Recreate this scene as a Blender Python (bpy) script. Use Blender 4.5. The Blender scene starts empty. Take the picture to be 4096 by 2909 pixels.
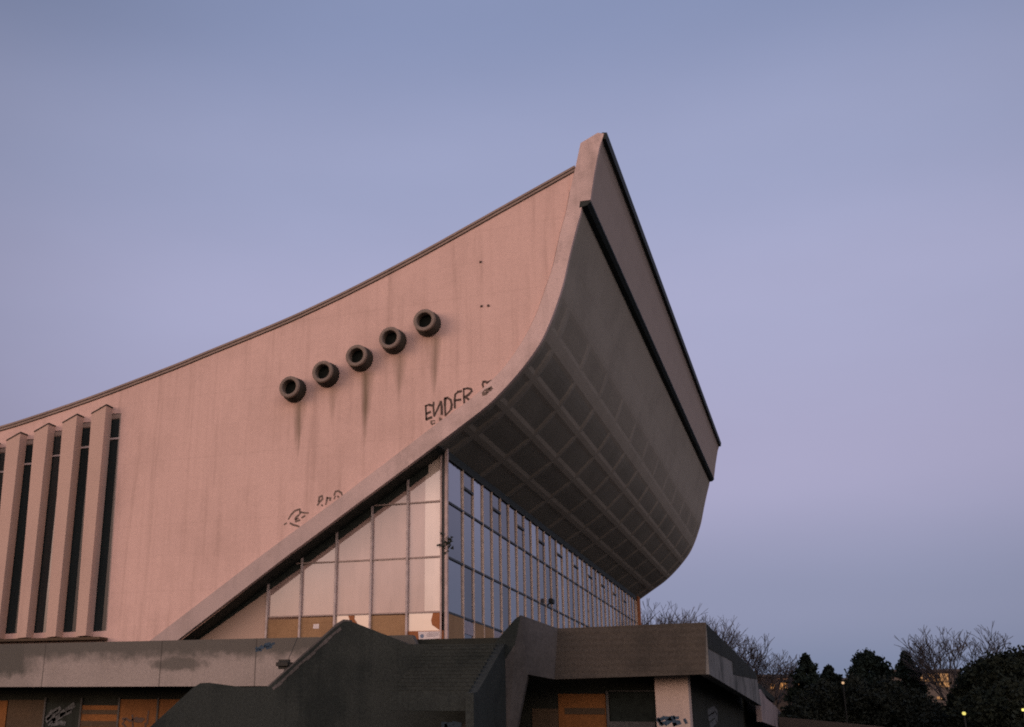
import bpy, bmesh, math, random
import numpy as np
from mathutils import Vector, Matrix
from mathutils.geometry import tessellate_polygon
random.seed(7)
C = bpy.context.scene.collection
R_ = math.radians

# ---------------------------------------------------------------- camera calibration (world axes: X along the side wall, Y along the front, Z up)
RM = np.array([[0.925989384737469, 0.09540870953113641, 0.36529554815125603],
               [0.3771532314969231, -0.2780770948545358, -0.8834186828954262],
               [0.01729448828244767, 0.9558087190766071, -0.29348014108655396]])
CAM = np.array([16.615920730224445, -48.24539973916609, 1.6])
PX, PY, FOC = 1542.59, 1673.45, 4198.419
IW, IH = 4096.0, 2909.0

def ray(px, py):
    return RM @ np.array([px - PX, -(py - PY), -FOC])
def at(px, py, axis, val):
    d = ray(px, py); t = (val - CAM[axis]) / d[axis]
    return Vector(CAM + t * d)
def far(px, py, dist):
    d = ray(px, py); h = math.hypot(d[0], d[1])
    return Vector(CAM + d / h * dist)

# ---------------------------------------------------------------- object helpers
def thing(name, label, cat, loc=(0, 0, 0), group=None):
    o = bpy.data.objects.new(name, None); C.objects.link(o)
    o.location = loc; o['label'] = label; o['category'] = cat
    if group: o['group'] = group
    return o

def obj(name, bm, mat, parent=None, root=None, label=None, smooth=False):
    """link bm (world coordinates) as one mesh; root gives the thing whose origin the mesh is measured from"""
    bmesh.ops.recalc_face_normals(bm, faces=bm.faces)
    off = Vector((0, 0, 0))
    r = root or parent
    if r is not None:
        off = world_loc(r)
    bmesh.ops.translate(bm, verts=bm.verts, vec=-off)
    me = bpy.data.meshes.new(name); bm.to_mesh(me); bm.free()
    if smooth:
        for p in me.polygons: p.use_smooth = True
    me.materials.append(mat)
    o = bpy.data.objects.new(name, me); C.objects.link(o)
    if parent is not None: o.parent = parent
    if label: o['label'] = label
    return o

def world_loc(o):
    v = Vector((0, 0, 0))
    while o is not None:
        v += o.location; o = o.parent
    return v

def single(name, bm, mat, label, cat, loc, group=None, smooth=False):
    bmesh.ops.recalc_face_normals(bm, faces=bm.faces)
    bmesh.ops.translate(bm, verts=bm.verts, vec=-Vector(loc))
    me = bpy.data.meshes.new(name); bm.to_mesh(me); bm.free()
    if smooth:
        for p in me.polygons: p.use_smooth = True
    me.materials.append(mat)
    o = bpy.data.objects.new(name, me); C.objects.link(o); o.location = loc
    o['label'] = label; o['category'] = cat
    if group: o['group'] = group
    return o

def box(bm, x0, x1, y0, y1, z0, z1):
    v = [bm.verts.new((x, y, z)) for z in (z0, z1) for y in (y0, y1) for x in (x0, x1)]
    for f in ((0, 1, 3, 2), (4, 6, 7, 5), (0, 4, 5, 1), (2, 3, 7, 6), (0, 2, 6, 4), (1, 5, 7, 3)):
        bm.faces.new([v[i] for i in f])
    return v

def prism(bm, poly, off):
    """closed solid: polygon (list of 3-D points) swept by off"""
    off = Vector(off)
    a = [bm.verts.new(p) for p in poly]; b = [bm.verts.new(Vector(p) + off) for p in poly]
    n = len(poly)
    tris = tessellate_polygon([[Vector(p) for p in poly]])
    for t in tris:
        bm.faces.new([a[i] for i in t]); bm.faces.new([b[i] for i in reversed(t)])
    for i in range(n):
        bm.faces.new((a[i], a[(i + 1) % n], b[(i + 1) % n], b[i]))

def tube(bm, p0, p1, r0, r1=None, seg=8, cap=True):
    r1 = r0 if r1 is None else r1
    p0, p1 = Vector(p0), Vector(p1); d = (p1 - p0)
    if d.length < 1e-6: return
    q = d.to_track_quat('Z', 'Y')
    A = []; B = []
    for i in range(seg):
        a = 2 * math.pi * i / seg; c = Vector((math.cos(a), math.sin(a), 0))
        A.append(bm.verts.new(p0 + q @ (c * r0))); B.append(bm.verts.new(p1 + q @ (c * r1)))
    for i in range(seg):
        j = (i + 1) % seg; bm.faces.new((A[i], A[j], B[j], B[i]))
    if cap:
        bm.faces.new(A[::-1]); bm.faces.new(B)

def lathe_y(bm, c, prof, seg=28):
    """revolve (radius, y) profile round an axis parallel to Y through c, closed profile"""
    rings = []
    for r, y in prof:
        rings.append([bm.verts.new((c[0] + r * math.cos(2 * math.pi * i / seg), y, c[2] + r * math.sin(2 * math.pi * i / seg))) for i in range(seg)])
    n = len(rings)
    for k in range(n - 1):
        for i in range(seg):
            j = (i + 1) % seg
            bm.faces.new((rings[k][i], rings[k][j], rings[k + 1][j], rings[k + 1][i]))
    return rings

def bevel(bm, w, seg=1):
    bmesh.ops.bevel(bm, geom=list(bm.edges), offset=w, segments=seg, affect='EDGES')

# ---------------------------------------------------------------- materials
class NB:
    def __init__(s, name):
        s.m = bpy.data.materials.new(name); s.m.use_nodes = True
        s.t = s.m.node_tree; s.n = s.t.nodes; s.l = s.t.links
        for x in list(s.n): s.n.remove(x)
        s.out = s.n.new('ShaderNodeOutputMaterial')
    def new(s, t, **kw):
        x = s.n.new(t)
        for k, v in kw.items(): setattr(x, k, v)
        return x
    def link(s, a, b): s.l.new(a, b)
    def val(s, x, v):
        if isinstance(v, (int, float)): x.default_value = v
        elif isinstance(v, (tuple, list)): x.default_value = v
        else: s.link(v, x)
    def math(s, op, a, b=None, c=None, clamp=False):
        x = s.new('ShaderNodeMath', operation=op); x.use_clamp = clamp
        s.val(x.inputs[0], a)
        if b is not None: s.val(x.inputs[1], b)
        if c is not None: s.val(x.inputs[2], c)
        return x.outputs[0]
    def maprange(s, v, a, b, c=0.0, d=1.0, smooth=True):
        x = s.new('ShaderNodeMapRange'); x.interpolation_type = 'SMOOTHSTEP' if smooth else 'LINEAR'
        s.val(x.inputs[0], v); x.inputs[1].default_value = a; x.inputs[2].default_value = b
        x.inputs[3].default_value = c; x.inputs[4].default_value = d
        return x.outputs[0]
    def mix(s, fac, a, b, mode='MIX'):
        x = s.new('ShaderNodeMix', data_type='RGBA', blend_type=mode)
        s.val(x.inputs[0], fac); s.val(x.inputs[6], a if not isinstance(a, tuple) else (*a, 1)[:4]); s.val(x.inputs[7], b if not isinstance(b, tuple) else (*b, 1)[:4])
        return x.outputs[2]
    def noise(s, vec, scale, detail=4, rough=0.55):
        x = s.new('ShaderNodeTexNoise'); x.inputs['Scale'].default_value = scale; x.inputs['Detail'].default_value = detail; x.inputs['Roughness'].default_value = rough
        s.link(vec, x.inputs['Vector']); return x.outputs['Fac']
    def pos(s): return s.new('ShaderNodeNewGeometry').outputs['Position']
    def scaled(s, vec, sc):
        x = s.new('ShaderNodeMapping'); x.inputs['Scale'].default_value = sc; s.link(vec, x.inputs['Vector']); return x.outputs[0]
    def xyz(s, vec):
        x = s.new('ShaderNodeSeparateXYZ'); s.link(vec, x.inputs[0]); return x.outputs
    def bsdf(s, col, rough=0.85, spec=0.25, metal=0.0, bump=None, bstr=0.3, bdist=0.02):
        b = s.new('ShaderNodeBsdfPrincipled')
        s.val(b.inputs['Base Color'], col if not isinstance(col, tuple) else (*col, 1)[:4])
        s.val(b.inputs['Roughness'], rough); b.inputs['Specular IOR Level'].default_value = spec; b.inputs['Metallic'].default_value = metal
        if bump is not None:
            k = s.new('ShaderNodeBump'); k.inputs['Strength'].default_value = bstr; k.inputs['Distance'].default_value = bdist
            s.link(bump, k.inputs['Height']); s.link(k.outputs[0], b.inputs['Normal'])
        s.link(b.outputs[0], s.out.inputs[0]); return b

def concrete(name, base, stain=None, blotch=0.35, streak=0.25, fine=0.18, dark=0.45, extra=None, bstr=0.35, boards=0.0):
    """rain-streaked concrete: base colour, darker stain colour, blotches, vertical streaks and grain"""
    b = NB(name); p = b.pos()
    stain = stain or tuple(c * dark for c in base)
    n1 = b.noise(p, 0.35, 6, 0.6)
    st = b.noise(b.scaled(p, (1.0, 1.0, 0.06)), 1.6, 5, 0.6)
    n2 = b.noise(p, 9.0, 4, 0.65)
    f1 = b.maprange(n1, 0.42, 0.72)
    f2 = b.maprange(st, 0.50, 0.75)
    fac = b.math('ADD', b.math('MULTIPLY', f1, blotch), b.math('MULTIPLY', f2, streak), clamp=True)
    col = b.mix(fac, base, stain)
    lo = 1.0 - fine; g = b.maprange(n2, 0.3, 0.7, lo, 1.0 + fine * 0.5, False)
    gv = b.new('ShaderNodeCombineColor'); [b.link(g, gv.inputs[i]) for i in range(3)]
    col = b.mix(1.0, col, gv.outputs[0], 'MULTIPLY')
    if extra: col = extra(b, p, col)
    h = b.math('ADD', b.math('MULTIPLY', n2, 0.6), b.noise(p, 40.0, 2))
    if boards:
        w = b.new('ShaderNodeTexWave'); w.bands_direction = 'Z'; w.inputs['Scale'].default_value = boards; w.inputs['Distortion'].default_value = 0.6
        b.link(p, w.inputs['Vector'])
        h = b.math('ADD', h, b.math('MULTIPLY', w.outputs['Fac'], 0.8))
    b.bsdf(col, 0.9, 0.15, bump=h, bstr=bstr, bdist=0.015)
    return b.m

def plain(name, col, rough=0.6, spec=0.3, metal=0.0, var=0.15, scale=3.0):
    b = NB(name); p = b.pos(); n = b.noise(p, scale, 4)
    c = b.mix(b.maprange(n, 0.35, 0.7), col, tuple(x * (1 - var) for x in col))
    b.bsdf(c, rough, spec, metal, bump=n, bstr=0.1); return b.m

PIPES = [(-0.51, 21.98), (-2.38, 21.27), (-4.23, 20.53), (-6.13, 19.88), (-8.03, 19.25)]
PIPE_STAIN = [(0.55, 3.6), (0.5, 2.9), (0.75, 4.0), (0.35, 2.2), (0.65, 3.4)]

def wall_extra(b, p, col):
    x, y, z = b.xyz(p)
    nz = b.noise(b.scaled(p, (1.0, 1.0, 0.12)), 3.0, 4)
    acc = None
    for (cx, cz), (amt, ln) in zip(PIPES, PIPE_STAIN):
        cx += 0.30; cz += -0.35
        dz = b.math('SUBTRACT', cz, z)                       # metres below the pipe centre
        wid = b.maprange(dz, 0.5, ln, 0.50, 0.10, False)
        wob = b.math('MULTIPLY', b.math('SUBTRACT', nz, 0.5), 0.5)
        dx = b.math('ABSOLUTE', b.math('ADD', b.math('SUBTRACT', x, cx), wob))
        m = b.math('SUBTRACT', 1.0, b.math('DIVIDE', dx, wid), clamp=True)
        m = b.math('MULTIPLY', m, b.maprange(dz, ln * 0.55, ln + 0.6, 1.0, 0.0))
        m = b.math('MULTIPLY', m, b.maprange(dz, 0.2, 0.5))
        m = b.math('MULTIPLY', m, amt * 1.25)
        acc = m if acc is None else b.math('MAXIMUM', acc, m)
    col = b.mix(acc, col, (0.20, 0.155, 0.11))
    # the render was laid in bays of slightly different tone
    bx = b.math('FLOOR', b.math('MULTIPLY', x, 0.62)); bz = b.math('FLOOR', b.math('MULTIPLY', z, 0.28))
    cv = b.new('ShaderNodeCombineXYZ'); b.link(bx, cv.inputs[0]); b.link(bz, cv.inputs[2])
    wn = b.new('ShaderNodeTexWhiteNoise'); b.link(cv.outputs[0], wn.inputs['Vector'])
    tone = b.maprange(wn.outputs['Value'], 0, 1, 0.975, 1.02, False)
    tc_ = b.new('ShaderNodeCombineColor'); [b.link(tone, tc_.inputs[i]) for i in range(3)]
    col = b.mix(1.0, col, tc_.outputs[0], 'MULTIPLY')
    s2_ = b.noise(b.scaled(p, (1.0, 1.0, 0.025)), 4.5, 4, 0.6)
    col = b.mix(b.maprange(s2_, 0.48, 0.76, 0.0, 0.17), col, (0.33, 0.225, 0.185))
    # faint lift lines of the render and grime at the eaves
    fl = b.math('FRACT', b.math('MULTIPLY', z, 0.28))
    line = b.maprange(b.math('ABSOLUTE', b.math('SUBTRACT', fl, 0.5)), 0.0, 0.02, 0.16, 0.0)
    col = b.mix(b.math('MULTIPLY', line, nz), col, (0.25, 0.18, 0.15))
    return col

def parapet_extra(b, p, col):
    x, y, z = b.xyz(p)
    n = b.noise(b.scaled(p, (1, 1, 0.7)), 0.7, 5, 0.65)
    nb = b.noise(p, 1.7, 5, 0.6)
    top = b.maprange(b.math('ADD', z, b.math('MULTIPLY', b.math('SUBTRACT', nb, 0.5), 1.1)), 5.0, 5.75)
    left = b.maprange(b.math('ADD', x, b.math('MULTIPLY', b.math('SUBTRACT', n, 0.5), 3.0)), -22.6, -20.9, 1.0, 0.0)
    left = b.math('MULTIPLY', left, b.maprange(b.math('ADD', z, b.math('MULTIPLY', b.math('SUBTRACT', nb, 0.5), 1.2)), 4.3, 4.8, 0.25, 1.0))
    # one big damp patch right of the joint
    dx = b.math('DIVIDE', b.math('SUBTRACT', x, -12.9), 1.7); dz = b.math('DIVIDE', b.math('SUBTRACT', z, 5.05), 0.42)
    rr = b.math('SQRT', b.math('ADD', b.math('MULTIPLY', dx, dx), b.math('MULTIPLY', dz, dz)))
    rr = b.math('ADD', rr, b.math('MULTIPLY', b.math('SUBTRACT', nb, 0.5), 1.4))
    patch = b.maprange(rr, 0.5, 1.15, 0.75, 0.0)
    m = b.math('MAXIMUM', b.math('MAXIMUM', b.math('MULTIPLY', top, 0.85), b.math('MULTIPLY', left, 0.92)), patch)
    col = b.mix(m, col, (0.085, 0.09, 0.08))
    # upright casting joints
    for xj in (-21.15, -13.95, -8.6):
        j = b.maprange(b.math('ABSOLUTE', b.math('SUBTRACT', x, xj)), 0.0, 0.05, 0.8, 0.0)
        col = b.mix(j, col, (0.05, 0.05, 0.045))
    return col

M = {}
M['wall'] = concrete('pink_render', (0.71, 0.515, 0.455), (0.54, 0.39, 0.34), blotch=0.45, streak=0.70, fine=0.08, extra=wall_extra, bstr=0.12)
def band_extra(b, p, col):
    x, y, z = b.xyz(p)
    n = b.noise(p, 0.9, 5, 0.65)
    # weathered grey along the low arm of the band
    k = b.maprange(b.math('ADD', x, b.math('MULTIPLY', b.math('SUBTRACT', n, 0.5), 9.0)), -11.0, 3.0, 0.55, 0.0)
    col = b.mix(k, col, (0.34, 0.30, 0.285))
    return b.mix(b.maprange(n, 0.56, 0.72, 0.0, 0.35), col, (0.28, 0.23, 0.21))
M['band'] = concrete('pale_band_concrete', (0.67, 0.535, 0.50), (0.32, 0.26, 0.235), blotch=0.6, streak=0.25, fine=0.10, bstr=0.25, extra=band_extra)
M['fin'] = concrete('fin_concrete', (0.57, 0.425, 0.355), (0.42, 0.31, 0.26), blotch=0.25, streak=0.35, fine=0.10, bstr=0.2)
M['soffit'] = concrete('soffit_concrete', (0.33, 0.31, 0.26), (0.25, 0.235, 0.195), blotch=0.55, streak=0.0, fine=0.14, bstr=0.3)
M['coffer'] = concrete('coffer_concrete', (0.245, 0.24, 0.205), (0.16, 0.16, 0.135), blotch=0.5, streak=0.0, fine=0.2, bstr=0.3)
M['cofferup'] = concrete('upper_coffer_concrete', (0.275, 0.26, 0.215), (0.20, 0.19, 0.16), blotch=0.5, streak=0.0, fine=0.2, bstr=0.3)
M['fascia'] = concrete('fascia_concrete', (0.39, 0.34, 0.30), (0.33, 0.285, 0.255), blotch=0.35, streak=0.3, fine=0.08, bstr=0.2)
M['joint'] = plain('joint_grime_and_shadow', (0.24, 0.18, 0.16), 0.9, 0.1, 0, 0.7, 2.5)
M['dark_metal_and_shade'] = plain('flashing_and_shade', (0.030, 0.040, 0.036), 0.6, 0.2, 0.0, 0.3)  # flashing and frames; also painted shade under the lip and shell
M['roof'] = plain('roof_felt', (0.09, 0.085, 0.08), 0.9, 0.1)
M['cornice'] = concrete('cornice_concrete', (0.33, 0.265, 0.23), (0.20, 0.16, 0.14), blotch=0.4, streak=0.3, fine=0.1)
M['parapet'] = concrete('terrace_concrete', (0.36, 0.33, 0.305), (0.22, 0.205, 0.185), blotch=0.5, streak=0.2, fine=0.2, extra=parapet_extra, bstr=0.4)
M['block'] = concrete('brown_board_concrete', (0.082, 0.077, 0.066), (0.042, 0.042, 0.038), blotch=0.9, streak=0.1, fine=0.3, bstr=0.7, boards=1.2)
M['frontpar'] = concrete('grey_damp_concrete', (0.19, 0.20, 0.195), (0.05, 0.058, 0.055), blotch=0.9, streak=0.2, fine=0.2, bstr=0.4)
M['stair'] = concrete('shade_dark_concrete', (0.036, 0.047, 0.045), (0.018, 0.026, 0.026), blotch=1.0, streak=0.5, fine=0.35, bstr=0.9)  # near-black colour stands in for shade on the low stair
M['stairpale'] = concrete('worn_grey_concrete', (0.12, 0.118, 0.118), (0.045, 0.05, 0.05), blotch=0.7, streak=0.3, fine=0.25)
M['leg'] = concrete('grey_fold_concrete', (0.115, 0.118, 0.118), (0.06, 0.064, 0.064), blotch=0.8, streak=0.2, fine=0.25, bstr=0.5)
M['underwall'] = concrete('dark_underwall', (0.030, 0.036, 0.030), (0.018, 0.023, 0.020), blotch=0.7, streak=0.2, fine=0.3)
M['pier'] = concrete('pale_pier', (0.50, 0.42, 0.37), (0.36, 0.30, 0.27), blotch=0.3, streak=0.3, fine=0.12)
M['plaster'] = concrete('pale_plaster', (0.50, 0.385, 0.315), (0.44, 0.33, 0.27), blotch=0.3, streak=0.3, fine=0.05, bstr=0.1)
M['ramp'] = concrete('pale_ramp_concrete', (0.30, 0.26, 0.255), (0.17, 0.15, 0.15), blotch=0.7, streak=0.2, fine=0.2)
M['mullion'] = plain('mullion_aluminium', (0.72, 0.60, 0.50), 0.5, 0.4, 0.0, 0.25, 6)
M['sidemullion'] = plain('grey_mullion', (0.50, 0.44, 0.43), 0.5, 0.4, 0.0, 0.3, 4)
M['cornerpost'] = plain('corner_post_paint', (0.50, 0.41, 0.39), 0.5, 0.4, 0.0, 0.25, 2)
M['rail'] = plain('dark_rail', (0.045, 0.055, 0.058), 0.5, 0.4)
M['siderail'] = plain('side_rail', (0.40, 0.325, 0.295), 0.5, 0.3)
M['pipe'] = concrete('pipe_concrete', (0.25, 0.21, 0.18), (0.15, 0.125, 0.105), blotch=0.5, streak=0.2, fine=0.2)
M['collar'] = concrete('collar_shade_and_cap', (0.075, 0.072, 0.062), (0.03, 0.032, 0.028), blotch=0.7, streak=0.4, fine=0.2)  # shade on the pipe sides painted dark; also the dark fin caps
M['bore'] = plain('pipe_bore', (0.012, 0.016, 0.014), 0.9, 0.1)
M['ply'] = concrete('weathered_plywood', (0.36, 0.235, 0.13), (0.23, 0.145, 0.08), blotch=0.6, streak=0.3, fine=0.15, bstr=0.15)
M['plyred'] = concrete('red_brown_plywood', (0.38, 0.155, 0.065), (0.22, 0.10, 0.05), blotch=0.6, streak=0.3, fine=0.15, bstr=0.15)
M['orange'] = concrete('orange_board', (0.26, 0.118, 0.042), (0.12, 0.06, 0.026), blotch=0.6, streak=0.2, fine=0.25, bstr=0.2)
M['brownboard'] = concrete('brown_board', (0.10, 0.075, 0.05), (0.05, 0.045, 0.035), blotch=0.7, streak=0.2, fine=0.25)
M['white'] = plain('white_paint', (0.70, 0.66, 0.66), 0.5, 0.3, 0.0, 0.1)
M['signgrey'] = plain('sign_print_grey', (0.36, 0.35, 0.40), 0.6)
M['signblue'] = plain('sign_print_blue', (0.16, 0.22, 0.32), 0.6)
M['spray'] = plain('black_spray', (0.12, 0.092, 0.08), 0.8, 0.1, 0, 0.5, 14)
M['sprayfaint'] = plain('faded_spray', (0.21, 0.165, 0.14), 0.8, 0.1, 0, 0.4, 14)
M['sprayblue'] = plain('blue_spray', (0.055, 0.095, 0.14), 0.8, 0.1, 0, 0.4, 10)
M['spraywhite'] = plain('whitewash_smear', (0.13, 0.15, 0.16), 0.8, 0.1, 0, 0.6, 6)
M['opening'] = plain('dark_opening', (0.022, 0.032, 0.029), 0.6, 0.08, 0, 0.4, 3)
M['black'] = plain('black_iron', (0.02, 0.024, 0.022), 0.6, 0.3)
M['bark'] = plain('bark', (0.10, 0.095, 0.095), 0.9, 0.1, 0, 0.4, 2)

def glass(name, diffuse, mirror, fres=0.4, rough=0.04, wav=0.012):
    b = NB(name); p = b.pos()
    inf = b.new('ShaderNodeObjectInfo').outputs['Random']
    g = b.new('ShaderNodeBsdfGlossy'); g.inputs['Roughness'].default_value = rough; g.inputs['Color'].default_value = (0.94, 0.96, 1, 1)
    d = b.new('ShaderNodeBsdfDiffuse')
    n = b.noise(b.scaled(p, (1, 1, 0.35)), 0.6, 3)
    col = b.mix(b.maprange(n, 0.3, 0.7), diffuse, tuple(c * 0.75 for c in diffuse))
    n3 = b.noise(b.scaled(p, (1, 1, 0.15)), 5.0, 4)
    col = b.mix(b.math('ADD', b.maprange(n3, 0.5, 0.8, 0.0, 0.35), b.math('MULTIPLY', inf, 0.22)), col, tuple(c * 0.6 for c in diffuse)); b.link(col, d.inputs['Color'])
    k = b.new('ShaderNodeBump'); k.inputs['Strength'].default_value = 0.25; k.inputs['Distance'].default_value = wav
    b.link(b.noise(p, 0.8, 2), k.inputs['Height']); b.link(k.outputs[0], g.inputs['Normal'])
    lw = b.new('ShaderNodeLayerWeight'); lw.inputs['Blend'].default_value = 0.35
    f = b.math('ADD', b.math('MULTIPLY', lw.outputs['Fresnel'], fres), b.math('ADD', mirror, b.math('MULTIPLY', b.math('SUBTRACT', inf, 0.5), mirror * 0.5)), clamp=True)
    mx = b.new('ShaderNodeMixShader'); b.link(f, mx.inputs[0]); b.link(d.outputs[0], mx.inputs[1]); b.link(g.outputs[0], mx.inputs[2])
    b.link(mx.outputs[0], b.out.inputs[0]); return b.m
M['glassfront'] = glass('front_glass', (0.085, 0.09, 0.105), 0.29, 0.16)
M['glassside'] = glass('side_glass', (0.54, 0.405, 0.365), 0.13, 0.3)
M['glasslow'] = glass('glow_painted_low_glass', (0.60, 0.42, 0.29), 0.38, 0.3)  # peach diffuse colour paints the reflected sunset glow
M['glasswhite'] = glass('white_backed_glass', (0.86, 0.74, 0.65), 0.14, 0.3)
M['glassdark'] = glass('dark_window', (0.022, 0.034, 0.036), 0.012, 0.05)

def emit(name, col, st):
    b = NB(name); e = b.new('ShaderNodeEmission'); e.inputs['Strength'].default_value = st
    n = b.noise(b.pos(), 0.9, 3)
    c = b.mix(b.maprange(n, 0.35, 0.65), col, tuple(x * 0.6 for x in col)); b.link(c, e.inputs['Color'])
    b.link(e.outputs[0], b.out.inputs[0]); return b.m
M['litwin'] = emit('lit_window', (0.95, 0.42, 0.13), 0.75)
M['litwin_and_wall'] = emit('lit_window_and_wall', (0.62, 0.31, 0.13), 0.9)  # one lit window, and a lamp-lit wall made to glow itself
M['lampgl'] = emit('lamp_glow', (1.0, 0.85, 0.22), 1.4)
M['lamppk'] = emit('lamp_glow_warm', (1.0, 0.62, 0.35), 1.1)

def foliage(name, a, c):
    b = NB(name); n = b.noise(b.pos(), 0.8, 3)
    inf = b.noise(b.pos(), 6.0, 2)
    col = b.mix(b.maprange(b.math('ADD', b.math('MULTIPLY', n, .6), b.math('MULTIPLY', inf, .4)), 0.4, 0.6), a, c)
    b.bsdf(col, 0.9, 0.08); return b.m
M['needle'] = foliage('conifer_needles', (0.030, 0.046, 0.036), (0.014, 0.024, 0.020))
M['leaf'] = foliage('dark_leaves', (0.036, 0.046, 0.032), (0.016, 0.024, 0.018))
M['ivy'] = foliage('shrub_leaves', (0.034, 0.044, 0.036), (0.016, 0.022, 0.018))
M['brick'] = concrete('far_wall', (0.06, 0.052, 0.046), (0.035, 0.032, 0.03), blotch=0.5, streak=0.2)
M['farpale'] = concrete('far_pale_wall', (0.14, 0.125, 0.11), (0.08, 0.075, 0.07), blotch=0.5, streak=0.2)

def ground_mat():
    b = NB('dark_ground'); p = b.pos(); n = b.noise(p, 0.2, 6); m = b.noise(p, 4.0, 4)
    col = b.mix(b.maprange(n, 0.4, 0.6), (0.030, 0.034, 0.026), (0.042, 0.040, 0.034))
    b.bsdf(col, 0.95, 0.1, bump=m, bstr=0.5); return b.m
M['ground'] = ground_mat()

# ---------------------------------------------------------------- setting
bm = bmesh.new()
v = [bm.verts.new(p) for p in ((-2500, -2500, 0), (2500, -2500, 0), (2500, 2500, 0), (-2500, 2500, 0))]; bm.faces.new(v)
g = obj('ground', bm, M['ground']); g['kind'] = 'structure'

# ---------------------------------------------------------------- concert hall
YB, YW, YE = -1.4, -1.28, 59.4          # band face, wall face, far side
OUT = [(7.62, 27.45), (7.54, 26.89), (7.21, 25.8), (6.83, 24.4), (6.49, 23.05), (6.10, 21.95), (5.78, 21.16), (5.34, 20.28), (4.83, 19.55), (4.13, 18.73), (3.30, 17.90), (2.50, 17.22), (1.46, 16.52),
       (0.02, 15.57), (-3.0, 13.62), (-4.06, 12.95), (-7.18, 10.94), (-7.84, 10.53), (-13.98, 6.44), (-14.7, 5.95)]
INN = [(7.34, 29.35), (7.05, 28.18), (6.78, 26.95), (6.43, 25.76), (6.05, 24.2), (5.64, 23.05), (5.23, 21.94), (4.76, 20.98), (4.17, 20.05), (3.5, 19.2), (2.89, 18.62), (2.08, 17.96),
       (1.18, 17.35), (0.11, 16.70), (-0.22, 16.48), (-5.23, 13.19), (-7.58, 11.72), (-10.11, 10.1), (-14.08, 7.48), (-16.5, 5.9)]
TIP = [(8.02, 27.43), (8.29, 28.92), (8.60, 30.30), (8.86, 31.0), (8.55, 31.12), (7.66, 30.72)]   # lip, outer face of fascia, apex, shoulder
ROOF = [(7.31, 29.49), (3.03, 27.73), (-1.12, 26.03), (-4.6, 24.74), (-7.2, 23.88), (-9.45, 23.22), (-13.71, 22.12), (-15.71, 21.6), (-19.0, 20.83), (-21.65, 20.24), (-24.96, 19.60), (-27.8, 19.12), (-34, 18.3), (-42, 17.8), (-50, 18.1), (-58, 19.2)]
hall = thing('concert_hall', 'brutalist concert hall with sweeping upturned concrete roof and pink rendered side wall', 'building', (0, 0, 0))

def smooth_curve(pts, n=4):
    """Catmull-Rom through 2-D points"""
    P = [np.array(p) for p in pts]; out = []
    for i in range(len(P) - 1):
        p0 = P[max(i - 1, 0)]; p1 = P[i]; p2 = P[i + 1]; p3 = P[min(i + 2, len(P) - 1)]
        for k in range(n):
            t = k / n
            out.append(tuple(0.5 * ((2 * p1) + (-p0 + p2) * t + (2 * p0 - 5 * p1 + 4 * p2 - p3) * t * t + (-p0 + 3 * p1 - 3 * p2 + p3) * t ** 3)))
    out.append(tuple(P[-1])); return out
OUTS = smooth_curve(OUT[:14], 3)[:-1] + OUT[13:]
INNS = smooth_curve(INN[:14], 3)[:-1] + INN[13:]

# side wall with the window slots cut out of it
ROOFS = smooth_curve(ROOF, 3)
fins = []
for k in range(6):
    dx = -1.975 * k
    if k == 0: R_top, R_bot = -19.03, -18.66
    else: R_top, R_bot = fins[-1]['tl'][0] + 0.02, fins[-1]['bl'][0] + 0.02
    f = dict(tl=(-20.66 + dx, 19.06 - 0.352 * k), tr=(-19.70 + dx, 19.46 - 0.357 * k), bl=(-20.2 + dx, 6.66 - 0.01 * k), br=(-19.54 + dx, 6.70 - 0.01 * k))
    lin = 19.17 - 0.33 * k
    f['slot'] = [(-19.72 + dx, 6.90), (R_bot, 6.94), (R_top - 0.02, lin - 0.05), (-19.76 + dx, lin)]
    fins.append(f)
wall_poly = [(x, z) for x, z in ROOFS][::-1]
wall_poly = [(-58.0, 5.8)] + wall_poly + [(x + 0.15, z - 0.1) for x, z in INNS if z < 29.2 and z > 6.4] + [(-16.4, 5.8)]
holes = [f['slot'] for f in fins]
def holed_wall(bm, poly, holes, y, depth):
    loops = [[Vector((x, y, z)) for x, z in poly]] + [[Vector((x, y, z)) for x, z in h] for h in holes]
    flat = [p for l in loops for p in l]
    V = [bm.verts.new(p) for p in flat]
    for t in tessellate_polygon(loops):
        try: bm.faces.new([V[i] for i in t])
        except ValueError: pass
    i0 = len(poly)
    for h in holes:                                           # reveals
        q = V[i0:i0 + len(h)]; r = [bm.verts.new((x, y + depth, z)) for x, z in h]
        for i in range(len(h)):
            j = (i + 1) % len(h); bm.faces.new((q[i], q[j], r[j], r[i]))
        i0 += len(h)
bm = bmesh.new(); holed_wall(bm, wall_poly, holes, YW, 0.10)
obj('side_wall', bm, M['wall'], hall)
# far side wall
bm = bmesh.new()
loop = [Vector((x, YE, z)) for x, z in wall_poly]; V = [bm.verts.new(p) for p in loop]
for t in tessellate_polygon([loop]): bm.faces.new([V[i] for i in t])
obj('side_wall', bm, M['wall'], hall)

# roof deck
bm = bmesh.new()
A = [bm.verts.new((x, YW - 0.02, z)) for x, z in ROOFS]; B = [bm.verts.new((x, YE, z)) for x, z in ROOFS]
for i in range(len(A) - 1): bm.faces.new((A[i], A[i + 1], B[i + 1], B[i]))
obj('roof', bm, M['roof'], hall)
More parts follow.
